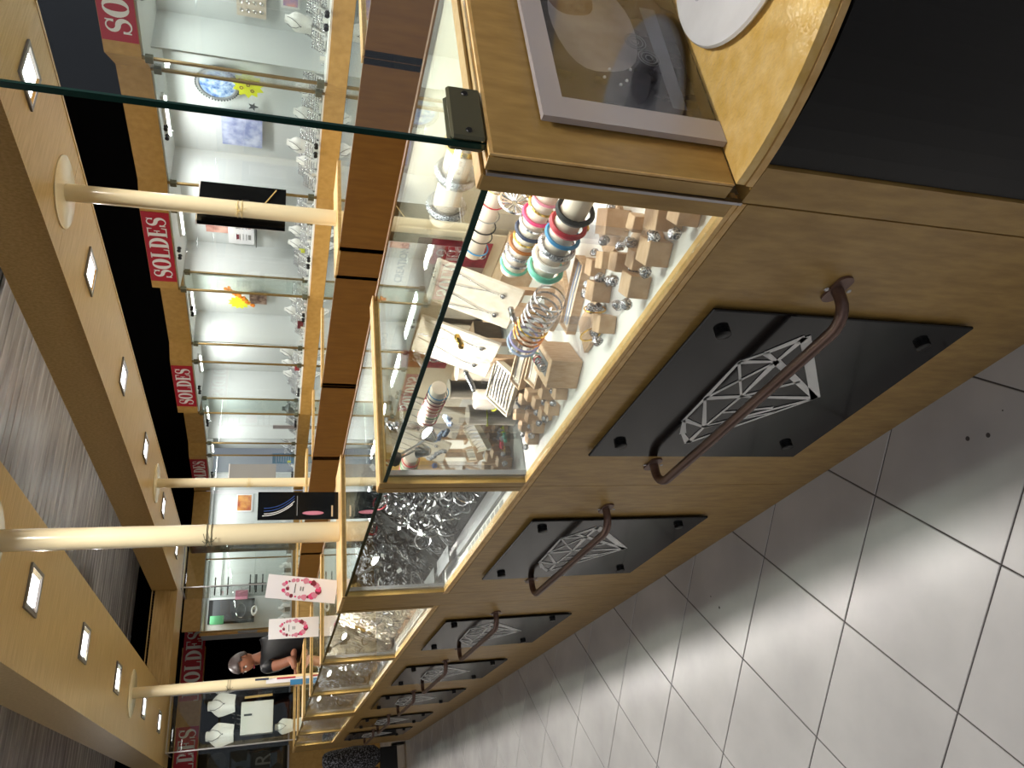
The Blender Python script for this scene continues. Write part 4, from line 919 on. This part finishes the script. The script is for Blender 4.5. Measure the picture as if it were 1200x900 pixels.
def bust(label, x, y, z, s=1.0, rz=-PI / 2, lean=-.25, dark=False, stand=0.0, nk=True):
    t = thing('necklace_bust', label, 'necklace bust', (x, y, z), 'necklace busts')
    def part(nm, me, loc=(0, 0, 0), rx=0):
        o = bpy.data.objects.new(nm, me); COL.objects.link(o); o.parent = t; o.location = loc; o.rotation_euler = (rx, 0, 0); return o
    part('torso', bm_, (0, 0, stand + .001), lean); 
    if nk: part('necklace', nm_, (0, 0, stand + .001), lean)
    if stand > .01:
        key = ('leg', round(stand, 3))
        if key not in RMESH: RMESH[key] = MB().box(-.004, .004, .0, .008, 0, stand + .05).box(-.03, .03, -.02, .03, 0, .004).mesh('stand', 'white')
        part('stand', RMESH[key])
    else: part('prop', sm_)
    t.rotation_euler = (0, 0, rz); t.scale = (s, s, s)
ZN = ZB + .013
BU = [((342, 28), 1.0, .10, 'white necklace bust on a stand below the grid card of earrings'), ((340, 104), .9, .03, 'white bust with a long loop necklace beside the brass strips, below the yellow star'), ((338, 134), .95, .03, 'white curved bust with dark studs below the blue floral print'), ((341, 172), 1.05, .05, 'white pentagonal bust with a pendant, just beyond the green glass edge'),
      ((357, 192), .9, .0, 'smaller white bust low beside the dark screen'), ((335, 272), .95, .03, 'white bust under the price sheet, nearer the cream post'), ((340, 288), 1.0, .02, 'white bust to the left of the price sheet'),
      ((333, 352), .8, .03, 'small white bust below the brown photograph'), ((331, 366), 1.0, .03, 'white bust beside the brown photograph'), ((330, 415), 1.15, .03, 'large white bust behind the brass strips past the second full sale banner'), ((335, 428), 1.1, .02, 'white bust, second in the bay after the full sale banner'), ((342, 441), 1.1, .0, 'white bust, third in the bay after the full sale banner'),
      ((336, 496 + 20), 1.2, .0, 'white bust in the far bay before the blue poster'), ((330, 520 + 4), 1.1, .0, 'pale bust standing just before the blue poster')]
for (px, py), s, st, lb in BU:
    p = atX(px, py, 4.86); bust(lb, 4.86, p.y, ZN, s, stand=st)
for (px, py), s, lb, xx in (((315, 590), 1.3, 'white bust under the orange picture in the last bay', 4.62), ((325, 604), 1.2, 'white bust at the far edge of the last bay', 4.62)):
    p = atY(px, py, YN + .25); bust(lb, p.x, YN + .25, ZN, s, rz=0)
# dark busts
dm_ = MB()
t = thing('dark_bust', 'dark grey small bust in the bay before the clear sign', 'necklace bust', (4.84, 9.1, ZN)); ob('torso', MB().lathe([(.05, 0.001), (.06, .06), (.075, .12), (.03, .16), (.028, .20)], 16, T=Matrix.Translation((4.84, 9.1, ZN))), 'dgrey', t, True)
# ring trays and small things along the window floors
trs = MB()
def tray_mesh():
    mb = MB().box(-.055, .055, -.075, .075, 0, .014, b=.003); sp_ = MB(); r2 = random.Random(5)
    for a in range(5):
        for b in range(7): 
            x, y = -.042 + a * .021, -.063 + b * .021; sp_.torus(.0075, .0028, 7, 4, T=TR(x, y, .020, rx=1.3, rz=r2.random() * 3))
    return mb.mesh('ring_tray', 'white'), sp_.mesh('rings', 'darksilver')
ta, tb = tray_mesh(); n_ = 0
wedge = [B(.008, .03, -.05, .05, .0008, .045).mesh('wedge', 'white'), B(.008, .03, -.05, .05, .0008, .09).mesh('wedge', 'white')]
BAYS = ((2.52, 'in the nearest bay in view'), (3.72, 'under the banner behind the glass screen'), (5.0, 'in the bay with the oval picture'), (6.22, 'in the bay with the price sheet'), (7.42, 'in the bay with the yellow star and garland'), (8.7, 'under the fully visible sale banner'), (9.86, 'in the bay with the dark bust'), (10.95, 'in the bay with the blue poster'), (99, 'in the last bay, with the orange picture'))
def bay(y): return next(n for v, n in BAYS if y < v)
yy = 1.9
while yy < 10.9:
    for row in (0, 1):
        xx = 4.80 + .13 * row + .02 * math.sin(yy * 3)
        if any(abs(yy - k_) < .10 for k_ in (2.52, 3.72, 5.0, 6.22, 7.42, 8.70, 9.86, 10.95)): continue
        t = thing('window_tray', 'white tray of silver rings, %s row, %s' % ('front' if row == 0 else 'back', bay(yy)), 'ring tray', (xx, yy, ZN), 'white ring trays on the window floor')
        for nm, me in (('tray', ta), ('rings', tb)):
            o = bpy.data.objects.new(nm, me); COL.objects.link(o); o.parent = t; o.location = (0, 0, .048 + .045 * row); o.rotation_euler = (0, -.95, 0)
            if nm == 'rings': o['kind'] = 'stuff'
        wk = bpy.data.objects.new('wedge', wedge[row]); COL.objects.link(wk); wk.parent = t
        t.rotation_euler = (0, 0, rnd.uniform(-.1, .1)); n_ += 1
    yy += .175
r3 = random.Random(11)
for q in range(120):
    y = 2.2 + 8.6 * q / 120 + r3.uniform(-.02, .02); x = 4.735 + r3.uniform(-.004, .0)
    if any(abs(y - k_) < .03 for k_ in (2.52, 3.72, 5.0, 6.22, 7.42, 8.70, 9.86, 10.95)): continue
    k_ = q % 4
    mb = [lambda: MB().torus(.012, .003, 9, 4, T=TR(0, 0, .016, rx=1.2)), lambda: MB().box(-.005, .005, -.012, .012, 0.001, .028), lambda: MB().ball((0, 0, .012), .011, 6), lambda: MB().box(-.004, .004, -.016, .016, 0.001, .04)][k_]()
    o = ob('trinket', mb, ('silver', 'card', 'darksilver', 'white')[k_], None, k_ in (0, 2)); o.location = (x, y, ZN)
    tag(o, ['thin silver ring at the edge ', 'small white price card at the edge ', 'tiny round silver piece at the edge ', 'taller white price card at the edge '][k_] + bay(y), ['ring', 'price card', 'trinket', 'price card'][k_], 'small pieces along the window edge')
# pictures and decorations on the backs of the windows
def flatpic(name, label, cat, y0, y1, z0, z1, matn, x=5.13, t_=.008):
    t = thing(name, label, cat, (x, (y0 + y1) / 2, z0)); ob('sheet', B(x - t_, x, y0, y1, z0, z1), matn, t); return t
t = flatpic('earring_grid', 'pale card with a grid of small earrings high in the nearest window', 'card', 3.20, 3.62, 1.73, 1.93, 'suede')
for a in range(6):
    for b in range(4): ob('stud', MB().torus(.011, .003, 9, 4, T=TR(5.118, 3.24 + a * .066, 1.76 + b * .046, ry=PI / 2)), 'silver', t)
t = flatpic('framed_picture', 'small picture with a blue and pink abstract print in the nearest window', 'picture', 3.28, 3.50, 1.50, 1.63, 'white'); ob('print', B(5.118, 5.1215, 3.30, 3.48, 1.515, 1.615), noisy('abstract_print', '#8890d0', '#e8a8a0', (9, 9, 9), .5), t)
t = thing('oval_picture', 'oval picture of blue flowers in a beaded grey frame', 'picture', (5.10, 4.27, 1.93))
ell = lambda a, b, n=40: [(a * math.cos(2 * PI * q / n), b * math.sin(2 * PI * q / n)) for q in range(n)]
TE = Matrix.Translation((5.12, 4.25, 2.09)) @ Matrix.Rotation(-PI / 2, 4, 'Z') @ Matrix.Rotation(PI / 2, 4, 'X')
ob('print', MB().prism(ell(.125, .135), 0, .004, T=TE @ Matrix.Translation((0, 0, 0))), noisy('blue_flower_print', '#3c6cb4', '#cfe0f4', (26, 26, 26), .4, 3), t)
fr_ = MB().torus(1, .12, 44, 6, T=TE @ Matrix.Diagonal((.135, .147, .12, 1)))
ob('frame', fr_, 'grey', t, True)
be = MB()
for q in range(44): a = 2 * PI * q / 44; be.ball(tuple(TE @ Vector((.150 * math.cos(a), .162 * math.sin(a), .008))), .008, 6)
ob('beads', be, 'dgrey', t)
def star(label, y, z, r, mt='yellow', x=5.05, n=11, marks=True):
    t = thing('price_star', label, 'price star', (x, y, z)); T_ = Matrix.Translation((x, y, z)) @ Matrix.Rotation(-PI / 2, 4, 'Z') @ Matrix.Rotation(PI / 2, 4, 'X')
    pts = [((r if q % 2 else r * .72) * math.cos(PI * q / n), (r if q % 2 else r * .72) * math.sin(PI * q / n)) for q in range(2 * n)]
    ob('burst', MB().prism(pts, 0, .003, T=T_), mt, t)
    if marks:
        for a, b in ((-.03, .05), (.045, .055), (-.05, -.03), (.03, -.045), (0, .0)): ob('printed_ring', MB().torus(.012, .003, 12, 4, T=T_ @ Matrix.Translation((a, b, .004))), 'dkred', t)
star('big yellow star shaped price tag with small red rings, under the oval picture', 4.16, 1.86, .125)
star('yellow star shaped price tag behind the orange garland', 7.05, 2.0, .12, n=12, marks=False)
t = thing('orange_garland', 'orange garland hanging beside the yellow price star', 'garland', (5.05, 6.9, 1.9)); gb = MB(); r4 = random.Random(2)
for q in range(26): gb.ball((5.05, 6.80 + .012 * q + r4.uniform(-.02, .02), 2.12 - .011 * q + r4.uniform(-.015, .015)), .020, 6)
ob('blossoms', gb, 'orange', t, True)
t = thing('metal_star', 'small dark metal star ornament between the oval picture and the floral print', 'ornament', (5.12, 4.42, 1.83)); ob('star', MB().prism([((.04 if q % 2 else .016) * math.cos(PI * q / 5), (.04 if q % 2 else .016) * math.sin(PI * q / 5)) for q in range(10)], 0, .008, T=Matrix.Translation((5.12, 4.42, 1.83)) @ Matrix.Rotation(-PI / 2, 4, 'Y')), 'dgrey', t)
flatpic('floral_print', 'pale blue and lilac floral print with a thin edge, crossed by the green glass edge', 'print', 4.50, 4.86, 1.76, 2.08, noisy('lilac_print', '#8a94c4', '#ccd2ea', (12, 12, 12), .5, 4))
t = thing('cross_stand', 'little black stand with cross shaped earrings on the window floor', 'stand', (4.80, 4.22, ZN)); cb = MB()
for q in range(3): cb.box(4.797, 4.803, 4.17 + q * .04, 4.176 + q * .04, ZN + .001, ZN + .07 + .02 * (q == 1)).box(4.797, 4.803, 4.157 + q * .04, 4.189 + q * .04, ZN + .05, ZN + .056)
ob('bars', cb, 'rubber', t)
flatpic('pink_print', 'pink and brown print half hidden behind the dark screen', 'print', 5.70, 6.02, 2.06, 2.28, noisy('pink_print', '#a06860', '#e0b0a0', (8, 8, 8), .5), x=5.14)
t = flatpic('price_sheet', 'white sheet with small printed price blocks beside the dark screen', 'sheet', 5.80, 6.15, 1.84, 2.08, 'card', x=5.13)
for a in range(2):
    for b in range(2): ob('print_block', B(5.1195, 5.1215, 5.85 + a * .16, 5.92 + a * .16, 1.87 + b * .11, 1.895 + b * .11), 'grey2' if (a + b) % 2 else 'dkred', t)
    for b in range(4): ob('print_line', B(5.1195, 5.1215, 5.84 + a * .16, 5.93 + a * .16, 1.91 + b * .03, 1.914 + b * .03), 'dgrey', t)
t = thing('glass_shelf', 'dark edged narrow shelf with a support behind the price sheet', 'shelf', (5.0, 5.9, 1.82)); ob('board', B(4.98, 5.14, 5.35, 6.02, 1.812, 1.818), 'dgrey', t)
flatpic('brown_photograph', 'small brown photograph under the orange garland', 'photograph', 6.96, 7.16, 1.72, 1.90, noisy('brown_photo', '#6a4a40', '#c8a898', (16, 16, 16), .5), x=5.13)
t = thing('orange_picture', 'square orange and brown sunset picture in the last bay', 'picture', (4.45, YN + .45, 1.9)); ob('sheet', B(4.31, 4.60, YN + .448, YN + .456, 1.895, 2.135), 'card', t); ob('print', B(4.33, 4.58, YN + .4455, YN + .4475, 1.915, 2.115), noisy('sunset_print', '#a83a10', '#f0b050', (7, 7, 7), .5, 5), t)
t = flatpic('blue_poster', 'blue poster with paler printed blocks on the window floor', 'poster', 10.28, 10.62, ZN + .002, 1.62, 'bbblue', x=4.73)
for q in range(7): ob('print_line', B(4.7205, 4.7215, 10.32, 10.58 - .02 * (q % 3), 1.36 + q * .034, 1.368 + q * .034), 'pblue', t)
ob('print_block', B(4.7195, 4.7205, 10.50, 10.58, 1.36, 1.41), 'yellow', t)
t = thing('clear_sign', 'clear acrylic sign with grey lettering standing before the blue poster', 'sign', (4.74, 9.55, ZN)); ob('sheet', B(4.70, 4.705, 9.32, 9.42, ZN + .001, 1.62), 'frost', t)
for (y, mt, lb) in ((7.0, 'dkred', 'small dark red box by the busts under the brown photograph'), (7.9, 'crimson', 'small bright red box on the window floor')):
    t = thing('gift_box', lb, 'box', (4.78, y, ZN)); ob('body', B(4.74, 4.79, y - .04, y + .04, ZN + .018, ZN + .06, b=.003), mt, t); ob('lid', B(4.737, 4.793, y - .043, y + .043, ZN + .0605, ZN + .075, b=.003), mt, t)
t = thing('yellow_flowers', 'small yellow flower decoration among the rings by the price sheet', 'decoration', (4.76, 5.75, ZN)); yb = MB()
for q in range(7): yb.ball((4.757, 5.72 + .02 * (q % 3), ZN + .06 + .018 * (q // 3)), .010, 6)
yb.tube([(4.757, 5.74, ZN + .001), (4.757, 5.74, ZN + .06)], .002, 5)
ob('petals', yb, 'yellow', t)
# things in the far wall's white window: jewellery trees, shelves, poster
for x, z0, h, lb in ((3.14, 1.65, .24, 'lower black jewellery tree with three arms in the far white window'), (3.12, 2.12, .28, 'upper black jewellery tree with three arms in the far white window')):
    t = thing('jewellery_tree', lb, 'stand', (x, YN + .25, z0)); ob('stem', B(x - .006, x + .006, YN + .246, YN + .258, z0, z0 + h), 'rubber', t); ob('shelf', B(x - .20, x + .20, YN + .18, YN + .32, z0 - .008, z0 - .001), 'glass', t)
    for q in range(3): ob('arm', B(x - .13, x + .13, YN + .238, YN + .2455, z0 + .04 + q * .085, z0 + .058 + q * .085), 'rubber', t)
t = thing('dark_display', 'dark backed display with white loops and a green card in the far window', 'display', (2.8, YN + .4, 1.6)); ob('backing', B(2.66, 2.96, YN + .40, YN + .41, 1.84, 2.36), 'dgrey', t)
ob('green_card', B(2.60, 2.72, YN + .30, YN + .305, 2.20, 2.38), 'green', t); ob('loop', MB().torus(.10, .006, 24, 5, T=TR(2.80, YN + .39, 1.98, rx=PI / 2), sy=.6), 'silver', t); ob('loop', MB().torus(.05, .025, 20, 5, T=TR(2.78, YN + .37, 1.80, rx=PI / 2), sy=.6), 'white', t)
t = thing('pink_card', 'pale pink card beside the dark display in the far white window', 'card', (3.0, YN + .4, 1.9)); ob('sheet', B(2.93, 3.10, YN + .43, YN + .435, 1.90, 2.07), 'rose', t)
for q in range(6):
    bust('pale bust in the crowded row on the floor of the far white window', 2.60 + .15 * q, YN + .16, 1.3125, .85, rz=0)
for q in range(12):
    o = ob('trinket', MB().box(-.03, .03, -.01, .01, 0, .05 + .02 * (q % 3)), ('card', 'grey2')[q % 2]); o.location = (2.56 + .14 * q, YN + .07, 1.3128); tag(o, '%s small upright card along the sill of the far white window' % ('white', 'grey')[q % 2], 'price card', 'small cards in the far window')
# in the near tower: busts
bust('right one of two white busts on the upper shelf of the front glass tower', 1.22, 8.92, 1.8865, 1.5, rz=0); bust('left one of two white busts on the upper shelf of the front glass tower', .93, 8.92, 1.8865, 1.5, rz=0); bust('white bust on the floor of the near glass tower', .95, 8.92, 1.30, 1.0, rz=0)
t = thing('wooden_rod', 'short pale wooden display rod on the middle shelf of the near tower', 'rod', (1.27, 8.9, 1.51)); ob('bar', MB().tube([(1.27, 8.9, 1.5085 + .012), (1.262, 8.9, 1.80)], .012, 10), 'edge', t)

# speckled bag in the aisle past the counter end
t = thing('shopping_trolley', 'dark speckled fabric bag standing past the far end of the front counters', 'bag', (.55, 9.8, 0))
ob('bag', MB().lathe([(.07, .30), (.12, .36), (.13, .60), (.10, .88), (.08, .93), (.05, .95)], 20, T=Matrix.Translation((.62, 9.75, 0))), noisy('speckle', '#0c0c10', '#8a8a92', (70, 70, 70), .6, 3, lo=.52, hi=.58), t, True)
ob('frame', MB().box(.46, .70, 9.70, 9.80, .10, .295), 'rubber', t)
for s in (-1, 1): ob('wheel', MB().lathe([(.075, -.015), (.08, -.01), (.08, .01), (.075, .015)], 20, T=TR(.58 + s * .14, 9.75, .081, ry=PI / 2)), 'rubber', t, True)
ob('handle', MB().tube([(.66, 9.88, .3), (.66, 9.90, .8), (.50, 9.90, .8), (.50, 9.88, .3)], .010, 8), 'bronze', t)

# crystal pieces standing high in the nearest counter
for q, (px, py, xx, l, mt, lb) in enumerate(((560, 447, .90, .07, 'darksilver', 'long silver and blue crystal bracelet on a clear riser, middle of the nearest counter'), (528, 505, .88, .05, 'pblue', 'pale blue crystal clip on a clear riser near the far end of the nearest counter'),
        (500, 420, .98, .05, 'darksilver', 'dark crystal drop earrings on a clear riser beside the beige boards'), (612, 372, .90, .05, 'silver', 'silver leaf brooch on a clear riser below the clear bangle roll'), (548, 400, .93, .04, 'goldm', 'small gold filigree drops on a clear riser between the boards'), (470, 500, .80, .05, 'silver', 'silver drops on a clear riser behind the string bracelet roll'))):
    p = atX(px, py, xx); yy = min(p.y, 1.70); t = thing('crystal_piece', lb, 'jewellery', (xx, yy, ZD), 'crystal pieces on clear risers')
    ob('riser', B(xx - .006, xx + .006, yy - .006, yy + .006, ZD + .001, p.z - .01), 'acrylic', t); cb = MB()
    for k in range(9): cb.ball((xx + rnd.uniform(-.006, .006), yy + l * (k / 8 - .5), p.z + .02 - l * .5 * (k / 8 - .5)), .0075, 6)
    ob('crystals', cb, mt, t, True)

# ================================================================== the person behind the counters
def skin_body(name, verts, edges, radii, matn, parent, sub=2):
    me = bpy.data.meshes.new(name); off = origin(parent)
    me.from_pydata([tuple(Vector(v) - off) for v in verts], edges, []); o = bpy.data.objects.new(name, me); COL.objects.link(o)
    md = o.modifiers.new('skin', 'SKIN'); me.skin_vertices[0].data[0].use_root = True
    for i, r in enumerate(radii): me.skin_vertices[0].data[i].radius = r if isinstance(r, tuple) else (r, r)
    sb = o.modifiers.new('sub', 'SUBSURF'); sb.levels = sub; sb.render_levels = sub
    dg = bpy.context.evaluated_depsgraph_get(); dg.update(); m2 = bpy.data.meshes.new_from_object(o.evaluated_get(dg)); bpy.data.objects.remove(o)
    m2.materials.clear(); m2.materials.append(M[matn]); m2.polygons.foreach_set('use_smooth', [True] * len(m2.polygons)); m2.polygons.foreach_set('material_index', [0] * len(m2.polygons))
    o = bpy.data.objects.new(name, m2); COL.objects.link(o); o.parent = parent; return o
pe = thing('person', 'grey haired person in a black short sleeved shirt looking down behind the counters', 'person', (1.55, 7.75, 0))
Pv = [(1.57, 7.77, 1.00), (1.55, 7.76, 1.18), (1.50, 7.74, 1.36), (1.47, 7.72, 1.50), (1.44, 7.70, 1.60), (1.42, 7.69, 1.68), (1.405, 7.685, 1.755),            # 0 pelvis .. 6 head base
      (1.58, 7.74, 1.60), (1.60, 7.73, 1.47), (1.57, 7.66, 1.36), (1.45, 7.62, 1.345), (1.37, 7.61, 1.340),                                                       # right arm 7..11
      (1.34, 7.66, 1.58), (1.345, 7.62, 1.46), (1.37, 7.56, 1.36), (1.32, 7.50, 1.345), (1.27, 7.48, 1.340),                                                     # left arm 12..16
      (1.64, 7.80, .92), (1.64, 7.80, .52), (1.64, 7.84, .10), (1.62, 7.72, .04), (1.50, 7.74, .92), (1.50, 7.74, .52), (1.50, 7.78, .10), (1.48, 7.66, .04)]
Pe = [(0, 1), (1, 2), (2, 3), (3, 4), (4, 5), (5, 6), (3, 7), (7, 8), (8, 9), (9, 10), (10, 11), (3, 12), (12, 13), (13, 14), (14, 15), (15, 16), (0, 17), (17, 18), (18, 19), (19, 20), (0, 21), (21, 22), (22, 23), (23, 24)]
Pr = [(.15, .12), (.145, .115), (.155, .12), (.14, .10), .062, .055, .05, .062, .050, .042, .032, .022, .062, .050, .042, .032, .022, .085, .060, .042, .035, .085, .060, .042, .035]
ob_body = skin_body('body', Pv, Pe, Pr, 'skin', pe)
sh = skin_body('shirt', [(1.57, 7.77, .96), (1.55, 7.76, 1.18), (1.50, 7.74, 1.36), (1.47, 7.72, 1.50), (1.445, 7.705, 1.60), (1.585, 7.742, 1.60), (1.602, 7.73, 1.46), (1.335, 7.66, 1.58), (1.338, 7.622, 1.50)], [(0, 1), (1, 2), (2, 3), (3, 4), (3, 5), (5, 6), (3, 7), (7, 8)],
    [(.165, .135), (.16, .13), (.17, .135), (.155, .115), .072, .074, .066, .074, .066], 'shirt', pe)
tr = skin_body('trousers', [(1.57, 7.77, .99), (1.64, 7.80, .90), (1.64, 7.80, .52), (1.64, 7.84, .12), (1.50, 7.74, .90), (1.50, 7.74, .52), (1.50, 7.78, .12)], [(0, 1), (1, 2), (2, 3), (0, 4), (4, 5), (5, 6)], [(.16, .13), .098, .074, .058, .098, .074, .058], 'blackmatte', pe)
# head: looks down to the left (-X); face features on the -X side
HT = Matrix.Translation((1.395, 7.68, 1.79)) @ Matrix.Rotation(-.95, 4, 'Z') @ Matrix.Rotation(.42, 4, 'X')   # local -Y is the face
hb = bmesh.new(); bmesh.ops.create_uvsphere(hb, u_segments=28, v_segments=20, radius=1)
for v in hb.verts:
    x, y, z = v.co; f = max(0, -y)
    v.co = Vector((x * .074 * (1 - .22 * max(0, -z) ** 1.5), y * .094 * (1 - .10 * max(0, -z)), z * .115))
    if z < -.2 and y < 0: v.co.y -= .012 * f * min(1, -z)
    if abs(x) < .16 and -.35 < z < .08 and y < -.6: v.co.y -= .020 * (1 - abs(x) / .16) * (1 - abs(z + .12) / .3 if abs(z + .12) < .3 else 0)   # nose
    if .1 < abs(x) < .45 and .0 < z < .22 and y < -.6: v.co.y += .006                                                              # eye sockets
me = bpy.data.meshes.new('head'); hb.to_mesh(me); hb.free(); me.materials.append(M['skin']); me.polygons.foreach_set('use_smooth', [True] * len(me.polygons))
off = Matrix.Translation(-origin(pe)); me.transform(off @ HT); ho = bpy.data.objects.new('head', me); COL.objects.link(ho); ho.parent = pe
for s_ in (-1, 1):
    ob('ear', MB().ball((0, 0, 0), 1, 10, T=HT @ Matrix.Translation((s_ * .074, .008, -.005)) @ Matrix.Diagonal((.010, .018, .030, 1))), 'skin', ho, True)
    ob('eye', MB().ball((0, 0, 0), .011, 10, T=HT @ Matrix.Translation((s_ * .028, -.079, .012))), 'white', ho, True)
    ob('eyebrow', MB().tube([HT @ Vector((s_ * .014, -.092, .034)), HT @ Vector((s_ * .042, -.082, .036))], .004, 6), 'hair', ho)
ob('mouth', MB().tube([HT @ Vector((-.022, -.090, -.062)), HT @ Vector((0, -.098, -.064)), HT @ Vector((.022, -.090, -.062))], .0045, 6), 'dkred', ho)
hh = bmesh.new(); bmesh.ops.create_uvsphere(hh, u_segments=28, v_segments=18, radius=1)
for v in hh.verts:
    v.co = Vector((v.co.x * .081, v.co.y * .100 + .006, v.co.z * .122 + .006)); 
dele = [v for v in hh.verts if (v.co.y < -.045 and v.co.z < .062) or v.co.z < -.05 or (v.co.y < -.01 and v.co.z < .02)]
bmesh.ops.delete(hh, geom=dele, context='VERTS')
me = bpy.data.meshes.new('hair'); hh.to_mesh(me); hh.free(); me.materials.append(M['hair']); me.polygons.foreach_set('use_smooth', [True] * len(me.polygons)); me.transform(off @ HT)
hr = bpy.data.objects.new('hair', me); COL.objects.link(hr); hr.parent = pe; sd = hr.modifiers.new('thick', 'SOLIDIFY'); sd.thickness = .008; sd.offset = 1
# hands with fingers, resting on the counter top behind the row
def hand(wr, d, side, z):
    d = Vector(d).normalized(); n_ = Vector((0, 0, 1)); r_ = d.cross(n_) * side
    ob('palm', MB().ball((0, 0, 0), 1, 10, T=Matrix.Translation(wr + d * .04) @ Matrix((tuple(d) + (0,), tuple(r_) + (0,), (0, 0, 1, 0), (0, 0, 0, 1))).transposed() @ Matrix.Diagonal((.048, .038, .014, 1))), 'skin', pe, True)
    for k, l in enumerate((.062, .072, .068, .052)):
        b = wr + d * .075 + r_ * (.027 - .018 * k); ob('finger', MB().tube([b, b + d * l * .5 + Vector((0, 0, .006)), b + d * l + Vector((0, 0, -.008))], [.0085, .008, .006], 8), 'skin', pe, True)
    b = wr + d * .03 + r_ * .034; ob('thumb', MB().tube([b, b + (d * .7 + r_ * .7) * .03, b + (d * .9 + r_ * .4) * .058], [.010, .009, .007], 8), 'skin', pe, True)
hand(Vector((1.36, 7.61, 1.332)), (-1, -.15, -.06), 1, 1.3); hand(Vector((1.26, 7.48, 1.332)), (-1, -.1, -.06), -1, 1.3)
# white paper tags and clasps scattered over the black heap, silver tangles in the farther counters
for q in range(40):
    x = .86 + .24 * rnd.random(); y = 1.88 + .9 * rnd.random(); z = ZD + .055 + (x - .845) * 1.02
    o = ob('price_tag', MB().box(-.008, .008, -.013, .013, -.0006, .0006), 'card', None); o.location = (x, y, z); o.rotation_euler = (rnd.uniform(-.8, .8), rnd.uniform(-1.2, .2), rnd.random() * 3)
    tag(o, 'small white paper price tag among the bracelets of the second counter', 'price tag', 'price tags in the second counter')
for i in range(2, 7):
    y0, y1 = UN[i]; nth = names[i]
    for q in range(23):
        u = rnd.random(); x = .812 + .128 * u; z = .965 + .255 * u; y = y0 + .08 + (y1 - y0 - .18) * rnd.random(); j = q % 3
        band_on('%s on the sloping boards of the %s counter' % (['silver bracelet', 'heavy silver bracelet', 'pale steel bracelet'][j], nth), 'bracelet', 'bracelet', ('silver', 'darksilver', 'chrome')[j], x - .016, y, z, (.026, .030, .022)[j], (.0028, .0045, .0022)[j], rx=rnd.uniform(-.25, .25), ry=-1.08 + rnd.uniform(-.3, .3), rz=rnd.random() * 3, group='bracelets of the %s counter' % nth, n=18, k=5, oval=.8)
for i in range(2, 7):
    y0, y1 = UN[i]; nth = names[i]; cb = MB(); r5 = random.Random(40 + i)
    for q in range(280):
        u = r5.random(); x = .800 + .140 * u - .010 - .008 * r5.random(); z = .955 + .28 * u; y = y0 + .07 + (y1 - y0 - .15) * r5.random()
        cb.torus(r5.choice((.010, .014, .019)), .0020, 9, 4, T=TR(x, y, z, rx=r5.uniform(-.5, .5), ry=-1.0 + r5.uniform(-.7, .7)))
    tag(ob('fine_jewellery', cb, ('cream', 'silver', 'steel', 'silver', 'silver')[i - 2], None, True), 'tangled mass of small %s pieces filling the %s counter' % ('cream and pale gold' if i == 2 else 'silver', nth), 'jewellery', kind='stuff')
for mt, lb, n_, sd in (('rubber', 'tangled mass of thin black cords filling the heap in the second counter', 150, 3), ('silver', 'tangled mass of fine silver loops filling the heap in the second counter', 190, 4)):
    cb = MB(); r6 = random.Random(sd)
    for q in range(n_):
        x = .853 + .27 * r6.random(); y = 1.84 + .97 * r6.random(); z = ZD + .020 + (x - .845) * 1.02 + .02 * r6.random()
        cb.torus(r6.choice((.013, .02, .028, .034)), r6.choice((.0014, .0024)), 16, 4, T=TR(x, y, z, rx=r6.uniform(-.6, .6), ry=-.79 + r6.uniform(-.5, .5)), sy=.85)
        if q % 4 == 0: cb.box(-.006, .006, -.009, .009, -.002, .002, T=TR(x, y, z + .006, rx=r6.uniform(-1, 1), ry=r6.uniform(-1, 1)))
    tag(ob('jewellery_heap', cb, mt, None, True), lb, 'jewellery', kind='stuff')
